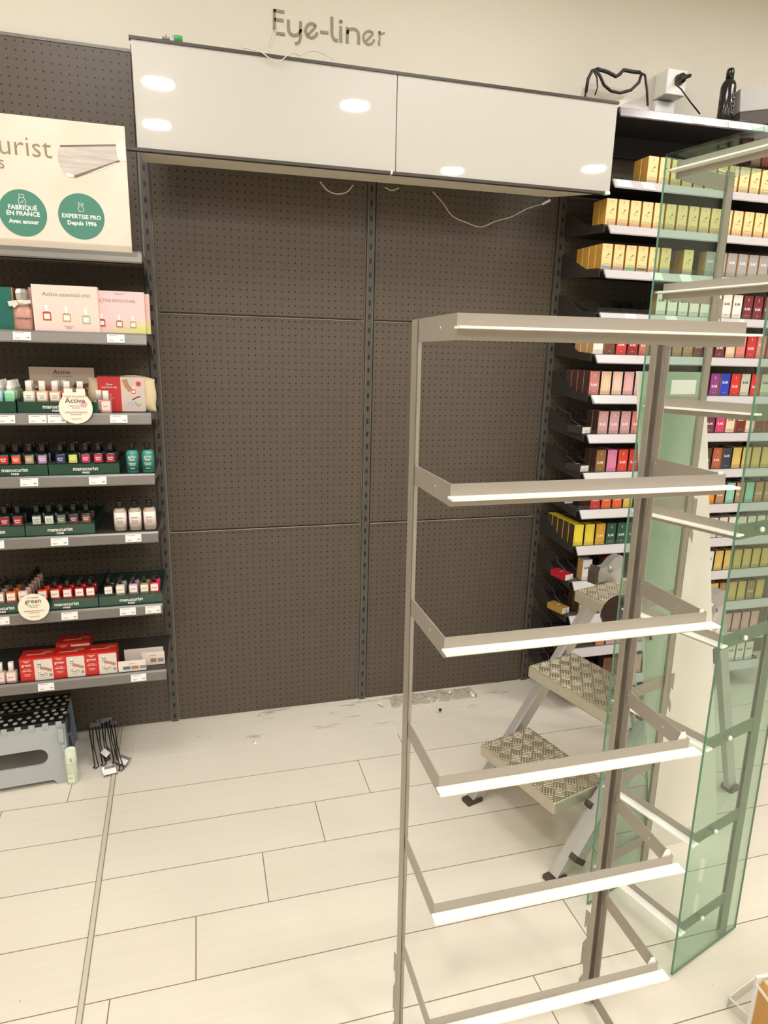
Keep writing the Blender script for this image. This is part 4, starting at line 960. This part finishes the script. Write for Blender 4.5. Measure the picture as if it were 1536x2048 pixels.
# fallen / odd boxes
def flatbox(px, py, y, k, col, label, txt=None, rz=0.1, w=0.042, l=0.085, side=None):
    x = Y(px, py, y)[0]
    t = thing('cosmetic_carton', label, 'cosmetic box', (x, y, RB[k]+0.001), (0, 0, rz))
    mb = MB().box(-w/2, w/2, 0, l, 0, 0.026); obj('carton', mb, C('flat_%d_%d_%d' % col, *col), t)
    obj('end_panel', MB().box(-w/2, w/2, -0.0006, 0, 0.001, 0.025), C('end_white', 232, 226, 220), t)
    text('ILAK', 0.010, INKW, t, (0, l*.5, 0.0265), rot=(R(-90), 0, 0)); return t
flatbox(1139, 1145, -0.27, 10, (186, 26, 42), 'red carton lying flat at the left end of a low stepped shelf', rz=0.25)
flatbox(1132, 1215, -0.26, 11, (176, 142, 60), 'olive gold carton lying flat at the left end of the shelf below the red one', rz=0.3)
flatbox(1172, 868, -0.275, 6, (60, 54, 52), 'black carton lying flat with its white barcode end forward, upper of two', rz=0.2)
flatbox(1168, 945, -0.275, 7, (60, 54, 52), 'black carton lying flat with its white barcode end forward, lower of two', rz=0.2)
flatbox(1140, 975, -0.18, 8, (130, 26, 30), 'dark red carton lying behind at the left of the ninth stepped shelf', rz=0.1)
t = thing('price_clip', 'small white price clip hanging askew on the sixth stepped rail', 'price clip', Y(1192, 800, -0.318), rot=(R(-35), R(-15), 0))
obj('clip_body', MB().box(-0.009, 0.009, -0.002, 0.002, -0.014, 0.014), TAGM, t, bevel=0.001)
# pegboard prongs above the second row
for i, (px, py) in enumerate(((1218, 389), (1241, 391), (1262, 392), (1284, 394), (1305, 396))):
    q = Y(px, py, -0.04)
    t = obj('peg_hook', MB().tube([(0, 0.05, 0.002), (0, 0.0, 0), (0.0005, -0.01, 0.004), (0, -0.012, 0.012)], 0.0028, 8), C('hook_zinc', 190, 186, 180, rough=0.25, metal=0.8), None, q)
    tag(t, 'small zinc peg hook above the second carton row, %s from the left' % ORD[i], 'peg hook', 'zinc peg hooks')

# ---- top shelf of the right bay and what stands on it
TZ = 2.345
t = thing('wall_shelf', 'dark metal top shelf with shiny grey price rail above the right carton shelves', 'shelf', (0, 0, TZ), rot=(0, R(-0.9), 0))
t.location = (1.567, 0, TZ)
obj('shelf_board', MB().box(0, 1.04, -0.285, -0.008, -0.006, 0).box(0, 1.04, -0.02, -0.008, -0.08, -0.006), C('shelf_navy', 56, 52, 58, rough=0.35), t)
obj('front_rail', MB().prism([(-0.285, 0.002), (-0.289, 0.002), (-0.298, -0.002), (-0.304, -0.028), (-0.300, -0.031), (-0.285, -0.006)], 'x', 0.002, 1.04), C('rail_shiny', 128, 122, 124, rough=0.3, metal=0.5), t)
for xb in (-0.002, 1.04):
    obj('bracket', MB().prism([(-0.285, -0.002), (-0.285, -0.026), (-0.1, -0.04), (-0.008, -0.09), (-0.008, -0.002)], 'x', xb, xb+.002), BLACKM, t)
for (a, b) in ((1386, 1411), (1458, 1481), (1483, 1505), (1507, 1529), (1531, 1552)):
    x0 = Y(a, 240, -0.302)[0]-1.567; x1 = Y(b, 245, -0.302)[0]-1.567
    obj('price_card', MB().prism([(-0.2985, -0.004), (-0.2995, -0.004), (-0.3050, -0.027), (-0.304, -0.027)], 'x', x0, x1), TAGM, t)
# clear bag with black piping
q = Y(1232, 214, -0.10)
TZ2 = TZ+0.004
t = thing('clear_bag', 'clear plastic zip bag with black piping and handles on the top shelf', 'bag', (q[0], -0.10, TZ2+0.001))
def bp(px, py, y=-0.12): 
    p_ = Y(px, py, y); return (p_[0]-q[0], p_[1]+0.10, p_[2]-TZ2-0.001)
FILM = glassmat('bag_film', (0.90, 0.88, 0.86), 0.14, 0.12)
bx0, bx1 = bp(1170, 212)[0], bp(1296, 215)[0]
obj('film_body', MB().add([(bx0, -.04, 0), (bx1, -.04, 0), (bx1, .05, 0), (bx0, .05, 0), (bx0+.012, -.02, .125), (bx1-.012, -.02, .115), (bx1-.012, .03, .115), (bx0+.012, .03, .125)],
    [(0, 1, 5, 4), (1, 2, 6, 5), (2, 3, 7, 6), (3, 0, 4, 7), (0, 3, 2, 1)]), FILM, t)
PIP = C('piping_black', 40, 36, 33, rough=0.4)
obj('piping', MB().tube([bp(1172, 184), bp(1176, 158), bp(1184, 142), bp(1195, 138)], 0.006, 8).tube([bp(1195, 138), bp(1215, 144), bp(1232, 153), bp(1240, 148), bp(1247, 140), bp(1262, 143), bp(1280, 145)], 0.0065, 8)
    .tube([bp(1280, 146), bp(1290, 150), bp(1294, 180), bp(1295, 212)], 0.0045, 8).tube([bp(1172, 184), bp(1169, 198)], 0.004, 8), PIP, t)
obj('handle', MB().tube([bp(1190, 139, -.15), bp(1200, 152, -.15), bp(1208, 170, -.15), bp(1222, 182, -.15), bp(1240, 186, -.15), bp(1262, 180, -.15), bp(1278, 165, -.15), bp(1283, 148, -.15)], 0.0055, 8), PIP, t)
obj('handle', MB().tube([bp(1186, 140, -.08), bp(1194, 155, -.08), bp(1195, 175, -.08), bp(1190, 190, -.08)], 0.003, 8), PIP, t)
obj('tag_inside', MB().box(-0.02, 0.06, -0.01, 0.0, 0.01, 0.05), C('tag_inside', 214, 208, 200), t)
# wall socket with plug
q = Y(1328, 178, 0.02)
t = thing('power_socket', 'white cube wall socket on the wall above the right shelves', 'socket', (q[0], 0.021, q[2]))
obj('socket_housing', MB().box(-0.045, 0.045, -0.075, 0.0, -0.045, 0.045), WHITEP, t, bevel=0.004)
obj('socket_well', MB().lathe([(0.021, 0), (0.021, 0.002)], n=24), C('well_grey', 120, 110, 100), t, loc=(0.010, -0.0755, 0.008), rot=(R(90), 0, 0))
obj('base_trunking', MB().box(-0.045, 0.045, -0.02, 0.0, -0.10, -0.05), WHITEP, t, bevel=0.002)
q2 = (q[0]+0.010, -0.06, q[2]+0.010)
t = thing('plug_cable', 'black plug and thin black cable running down from the white wall socket', 'cable', q2)
def rq(px, py, y): return rel(Y(px, py, y), q2)
obj('plug', MB().lathe([(0.018, 0), (0.017, 0.012), (0.008, 0.018), (0.006, 0.040)], n=20), PIP, t, rot=(R(90), R(0), R(20)), loc=(0, -0.005, 0))
obj('cord', MB().tube([(0.006, -0.04, 0.002), rq(1350, 168, -.13), rq(1362, 178, -.14), rq(1380, 203, -.14), rq(1400, 228, -.14)], 0.0028, 8), PIP, t)
# black bottle
q = Y(1449, 234, -0.2)
t = thing('aerosol_bottle', 'tall black hair styling bottle standing on the top shelf at right', 'bottle', (q[0], -0.2, TZ+0.012))
obj('bottle_body', MB().lathe([(0.026, 0), (0.0275, 0.004), (0.0275, 0.138), (0.0245, 0.151), (0.018, 0.161), (0.0135, 0.165)], n=32), BLK, t)
obj('cap', MB().lathe([(0.0140, 0.165), (0.0140, 0.193), (0.011, 0.201), (0.005, 0.203)], n=26), BLK, t)
text('SCULPT', 0.022, INKG, t, (0.008, -0.0280, 0.080), rot=(0, R(-90), R(12)))
# grey device at the right end
q = Y(1482, 215, -0.24)
t = thing('grey_box', 'light grey box with dark underside standing at the right end of the top shelf', 'box', (q[0], -0.24, TZ+0.03), rot=(0, R(-6), R(-18)))
obj('box_shell', MB().box(0, 0.30, -0.0, 0.16, 0.03, 0.11), C('device_grey', 176, 172, 168), t, bevel=0.003)
obj('dark_base', MB().box(0.004, 0.296, 0.004, 0.156, -0.018, 0.03), C('device_dark', 66, 58, 54), t)
q = Y(1500, 238, -0.27)
t = thing('clear_case', 'small flat clear plastic case lying at the right front of the top shelf', 'case', (q[0], -0.265, TZ+0.014))
obj('case_body', MB().box(-0.04, 0.04, 0, 0.05, 0, 0.012), ACRYL, t); obj('case_insert', MB().box(-0.03, 0.03, 0.005, 0.045, 0.002, 0.006), TAGM, t)

# ------------------------------------------------------------------ display racks (dismantled shop fitting)
def rack(name, label, loc, yaw, w, d, zs, tx, ty, hpost, hooks, glass=None, zbot=0.0):
    t = thing(name, label, 'display rack', (loc[0], loc[1], 0), rot=(-ty, tx, yaw))
    # XYZ euler : lean first, then yaw -> convert lean given in world axes
    M_ = Matrix.Rotation(math.atan(tx), 4, 'Y') @ Matrix.Rotation(-math.atan(ty), 4, 'X') @ Matrix.Rotation(yaw, 4, 'Z')
    t.rotation_euler = M_.to_euler()
    th = 0.0018
    # posts : side plate, inner flange, ridge
    obj('post', MB().box(-th, 0, -0.004, 0.028, zbot, hpost).box(-th, 0.006, -0.004, -0.0022, zbot, hpost), RACKM, t)
    obj('post', MB().box(w, w+th, -0.004, 0.028, zbot, hpost).box(w-0.016, w, 0.026, 0.028, zbot, hpost).box(w-0.004, w+th, 0.008, 0.012, zbot, hpost)
        .box(w-0.017, w-0.015, 0.012, 0.028, zbot, hpost), RACKM, t)
    if hooks:
        for xx, side in ((0, -th), (w-0.016, 0)):
            hk = MB()
            for zc in hooks:
                hk.prism([(0.026, zc-.05), (0.026, zc+.05), (0.048, zc+.045), (0.048, zc-.006), (0.040, zc+.008), (0.034, zc-.02), (0.048, zc-.05), (0.048, zc-.075), (0.040, zc-.06)], 'x', xx+side, xx+side+th)
            obj('hanging_hook', hk, RACKM, t)
    for i, z in enumerate(zs):
        H = 0.037 if i == 0 and name == 'display_rack' and not glass else 0.034
        top = z; bot = z-H
        for xx in (0.0, w-th):
            arm = obj('side_arm', MB().prism([(0.004, top), (-d, top), (-d, bot), (0.004, bot)], 'x', xx, xx+th), RACKM, t)
            obj('bolt', MB().lathe([(0.0028, -0.0012), (0.0028, th+.0012)], n=10), ALUB, arm, rot=(0, R(90), 0), loc=(xx, -d*.62, (top+bot)/2))
            obj('bolt', MB().lathe([(0.0024, -0.0012), (0.0024, th+.0012)], n=10), ALUB, arm, rot=(0, R(90), 0), loc=(xx, 0.0, top-.010))
        obj('front_bar', MB().box(0, w, -d-th, -d, bot, top), RACKM, t)
        obj('front_lip', MB().box(-0.004, w+0.012, -d-0.024, -d-th, top-.0215, top-.0180), LIPM, t, label='white front lip')
        obj('corner_tab', MB().prism([(w-.003, top-.002), (w-.022, top-.002), (w-.016, top+.013), (w-.008, top+.013)], 'y', -d+.001, -d+.0025) if i > 2 else MB().box(w-.012, w-.004, -d+.001, -d+.003, top-.004, top+.004), LIPM, t, label='small white corner tab')
    return t
Z1 = [1.5563, 1.3145, 1.0711, 0.8244, 0.5731, 0.3204, 0.038]
rack('display_rack', 'tall grey metal display frame with seven white lipped rims standing in the foreground', (0.479, -1.4976), -0.0138, 0.484, 0.1777, Z1, -0.0072, 0.0119, 1.556, [0.085, 0.19], None)
Z2 = [0.1443+(8-k)*0.2535 for k in range(1, 9)]
W2, D2 = 0.2504, 0.1889
r2 = rack('display_rack', 'second grey metal display frame with green glass sides standing behind at right', (1.3266, -1.1783), -1.2836, W2, D2, Z2, -0.0013, 0.0183, 1.93, [0.6, 1.1, 1.6], True)
# glass side panels, one with two slots
def glass_plate(x, y0, y1, z0, z1, holes):
    mb = MB(); zc = sorted(set([z0, z1]+[h for q in holes for h in (q[2], q[3])])); yc = sorted(set([y0, y1]+[h for q in holes for h in (q[0], q[1])]))
    def isin(a, b): return any(q[0] <= a < q[1] and q[2] <= b < q[3] for q in holes)
    T = 0.005
    for i in range(len(yc)-1):
        for j in range(len(zc)-1):
            if isin(yc[i]+1e-5, zc[j]+1e-5): continue
            for xx in (x, x+T):
                mb.add([(xx, yc[i], zc[j]), (xx, yc[i+1], zc[j]), (xx, yc[i+1], zc[j+1]), (xx, yc[i], zc[j+1])], [(0, 1, 2, 3)], 0)
    mb.add([(x, y0, z0), (x+T, y0, z0), (x+T, y0, z1), (x, y0, z1)], [(0, 1, 2, 3)], 1); mb.add([(x, y1, z0), (x+T, y1, z0), (x+T, y1, z1), (x, y1, z1)], [(0, 1, 2, 3)], 1)
    mb.add([(x, y0, z0), (x+T, y0, z0), (x+T, y1, z0), (x, y1, z0)], [(0, 1, 2, 3)], 1); mb.add([(x, y0, z1), (x+T, y0, z1), (x+T, y1, z1), (x, y1, z1)], [(0, 1, 2, 3)], 1)
    return mb
ZT2 = 1.925
gl = obj('glass_side_panel', glass_plate(-0.0075, -0.222, 0.034, 0.004, ZT2, []), [GLASS, GEDGE], r2, label='left green glass side')
obj('white_sticker', MB().box(-0.0020, -0.0008, -0.118, -0.020, 1.418, 1.452), INKW, gl)
gr = obj('glass_side_panel', glass_plate(W2+0.0025, -0.214, 0.064, 0.004, ZT2, [(-0.150, -0.140, 0.246, 0.312), (-0.152, -0.142, 0.150, 0.212)]), [GLASS, GEDGE], r2, label='right green glass side with two slots')
for z in Z2:
    obj('glass_bolt', MB().lathe([(0.006, 0), (0.0058, 0.004), (0.003, 0.006)], n=16), WHITEP, gr, rot=(0, R(90), 0), loc=(W2+0.0075, -D2*.62, z-.017))
obj('glass_top', MB().box(-0.008, W2+0.008, -0.222, 0.05, ZT2, ZT2+.006), [GLASS], r2, label='green glass top plate')

# ------------------------------------------------------------------ white board leaning behind the second rack
yb_ = -1.09
cr = [Y(1303, 1668, yb_), Y(1436, 1660, yb_), Y(1412, 745, yb_), Y(1278, 743, yb_)]
cr[0][2] = 0.001; cr[1][2] = 0.001
base = np.array([cr[0][0], yb_, 0.0])
cc = [tuple(c_-base) for c_ in cr]
t = thing('white_board', 'tall white board leaning behind the green glass rack', 'board', base)
mb = MB(); mb.prism([(c_[0], c_[2]) for c_ in cc], 'y', 0.0, 0.012)
obj('board_sheet', mb, SHEET, t, bevel=0.001)

# ------------------------------------------------------------------ step ladder
LA = R(15.2)
lad = thing('step_ladder', 'aluminium step ladder with checker plate treads standing behind the display frames', 'step ladder', (0.973, -0.775, 0), rot=(0, 0, LA))
# local: +x rising direction, -y towards the camera ; treads 0..0.34
RUN, RISE = 0.187, 0.24
def tread(i, dep=0.215):
    x0 = RUN*i; z = RISE*(i+1)
    s_ = obj('tread', MB().box(x0, x0+dep, -0.34, 0, z-.042, z-.002), mat('tread_edge', rgb(200, 192, 172), 0.4, metal=0.5), lad, bevel=0.006)
    obj('checker_surface', MB().box(x0+.004, x0+dep-.004, -0.336, -0.004, z-.0025, z), CHECK, s_)
tread(0); tread(1); tread(2, 0.24)
sl = (RUN, 0, RISE); L = math.hypot(RUN, RISE)
for yy in (0.026, -0.366):
    a = (0.012, yy, 0.004); b = (0.012+RUN*3.2, yy, RISE*3.2)
    rl = obj('front_rail', MB().bar(a, b, 0.024, 0.050, up=(-RISE, 0, RUN)).bar((a[0]-.018, yy, a[2]+.012), (b[0]-.018, yy, b[2]+.012), 0.034, 0.004, up=(-RISE, 0, RUN)), ALU, lad, bevel=0.001)
    obj('rubber_foot', MB().box(-0.028, 0.034, yy-.02, yy+.02, 0.0, 0.014), RUBBER, rl, bevel=0.002)
    obj('tread_bolt', MB().tube([(0.13, yy*1.0, 0.20), (0.13, yy+(0.02 if yy < 0 else -0.02), 0.20)], 0.010, 12).tube([(0.13+RUN, yy, 0.20+RISE), (0.13+RUN, yy+(0.02 if yy < 0 else -0.02), 0.20+RISE)], 0.010, 12), RUBBER, rl)
# second (outer) rail on the near side with brown end cap
a = (0.055, -0.395, 0.065); b = (0.055+RUN*2.8, -0.395, 0.065+RISE*2.8)
rl = obj('outer_rail', MB().bar(a, b, 0.022, 0.044, up=(-RISE, 0, RUN)), ALU, lad, bevel=0.001)
obj('end_cap', MB().bar((a[0]-.004, a[1], a[2]-.005), (a[0]+.008, a[1], a[2]+.010), 0.026, 0.05, up=(-RISE, 0, RUN)), RUBBER, rl, bevel=0.002)
# hinges
for yy in (0.020, -0.372):
    h_ = obj('hinge', MB().prism([(0.49, 0.725), (0.49, 0.775), (0.535, 0.778), (0.565, 0.802), (0.60, 0.812), (0.618, 0.800), (0.618, 0.765), (0.575, 0.755), (0.53, 0.722)], 'y', yy-.015, yy+.015), ALUB, lad, bevel=0.004)
    obj('hinge_pin', MB().tube([(0.552, yy-.019, 0.765), (0.552, yy+.019, 0.765)], 0.011, 16), ALUB, h_)
    obj('hinge_pad', MB().prism([(0.475, 0.72), (0.475, 0.765), (0.485, 0.785), (0.498, 0.782), (0.490, 0.765), (0.492, 0.725)], 'y', yy-.017, yy+.017), RUBBER, h_, bevel=0.002)
for yy in (0.028, -0.372):
    rl = obj('rear_rail', MB().bar((0.60, yy, 0.78), (0.86, yy, 0.012), 0.022, 0.04, up=(1, 0, 0.3)), ALU, lad, bevel=0.001)
    obj('rubber_foot', MB().box(0.838, 0.888, yy-.022, yy+.022, 0.0, 0.02), RUBBER, rl, bevel=0.003)
obj('cross_brace', MB().bar((0.66, 0.02, 0.56), (0.66, -0.364, 0.56), 0.006, 0.045), C('brace_blue_grey', 168, 180, 196, rough=0.35, metal=0.5), lad)
# brown curved cover lying on the top tread
q = np.array([0.0, 0, 0])
t = thing('curved_cover', 'dark brown glossy curved plastic cover resting on the top ladder tread', 'cover', (0, 0, 0))
pc_ = G(1246, 1240, 0.735); t.location = (pc_[0], pc_[1], 0.725)
t.rotation_euler = (0, 0, R(-25))
n = 12; prof = [(0.06*math.cos(R(180-k*15)), 0.075*math.sin(R(180-k*15))) for k in range(n+1)]
inn = [(p_[0]*.9, p_[1]*.9) for p_ in prof]
obj('shell', MB().prism(prof+inn[::-1], 'y', -0.11, 0.04, 0, True), mat('brown_gloss', rgb(60, 44, 36), 0.2), t)

# ------------------------------------------------------------------ debris on the floor
def bit(px, py, label, name, cat, build):
    q = G(px, py); t = thing(name, label, cat, (q[0], q[1], 0)); build(t)
bit(762, 1411, 'small curled white paper scrap near the bottom of the pegboard', 'paper_scrap', 'scrap', lambda t: obj('scrap', MB().add([(-.014, .016, .001), (.0, .02, .004), (.014, -.014, .002), (-.002, -.02, .008), (-.012, .002, .009), (.009, .004, .003)], [(0, 4, 5, 1), (4, 3, 2, 5)], 0), TAGM, t))
bit(511, 1485, 'small round white plastic plug lying on the floor tiles', 'plastic_plug', 'plug', lambda t: obj('disc', MB().lathe([(0.010, 0), (0.010, 0.002), (0.004, 0.003), (0.004, 0.006)], n=18), WHITEP, t))
bit(880, 1425, 'tiny black screw head standing on the floor behind the display frame', 'screw', 'screw', lambda t: obj('screw_body', MB().lathe([(0.002, 0), (0.0025, 0.010), (0.007, 0.011), (0.007, 0.016), (0.003, 0.017)], n=12), BLK, t))
# crumpled clear film
q = G(862, 1392)
vs = []; fs = []; nx_, ny_ = 26, 8
for j in range(ny_+1):
    for i in range(nx_+1):
        vs.append((-0.20+0.40*i/nx_+0.01*random.random(), -0.045+0.085*j/ny_+0.012*random.random(), 0.001+(0.0 if j in (0, ny_) or i in (0, nx_) else 0.016*random.random())))
for j in range(ny_):
    for i in range(nx_): a = j*(nx_+1)+i; fs.append((a, a+1, a+nx_+2, a+nx_+1))
o = obj('plastic_film', MB().add(vs, fs, 0, False), glassmat('crumpled_film', (0.86, 0.84, 0.82), 0.10, 0.15), None, (q[0], -0.065, 0.0)); tag(o, 'crumpled clear plastic film lying along the foot of the pegboard', 'plastic film')

# ------------------------------------------------------------------ bottom right : cardboard box and clear tray
q = G(1536, 2048, 0.0)
t = thing('cardboard_box', 'brown cardboard display box with white edges at the bottom right corner', 'cardboard box', (1.2635, -1.652, 0), rot=(0, 0, R(-6)))
CARD = C('cardboard_brown', 200, 150, 84, rough=0.7)
obj('box_body', MB().box(0.0, 0.22, -0.20, 0.0, 0, 0.15), CARD, t)
obj('white_edge', MB().box(-0.003, 0.0, -0.006, 0.003, 0, 0.153).box(-0.0015, 0.0, -0.20, -0.006, 0.146, 0.153).box(-0.003, 0.22, 0.0, 0.006, 0.14, 0.17), TAGM, t)
obj('carton_inside', MB().box(0.012, 0.20, -0.06, -0.004, 0.15, 0.165), C('carton_tan', 222, 190, 140), t)
q = G(1455, 2010)
t = thing('acrylic_tray', 'small clear acrylic tray beside the brown box at the bottom right corner', 'tray', (1.272, -1.582, 0), rot=(0, 0, R(14)))
EDG = mat('acrylic_edge', rgb(244, 238, 226), 0.3)
obj('tray_walls', MB().box(0, 0.11, -0.002, 0, 0, 0.03).box(0, 0.002, -0.05, 0, 0, 0.03), ACRYL, t)
obj('bright_rim', MB().box(0, 0.11, -0.0025, 0.0005, 0.03, 0.0325).box(-0.0005, 0.0025, -0.05, 0, 0.03, 0.0325), EDG, t)
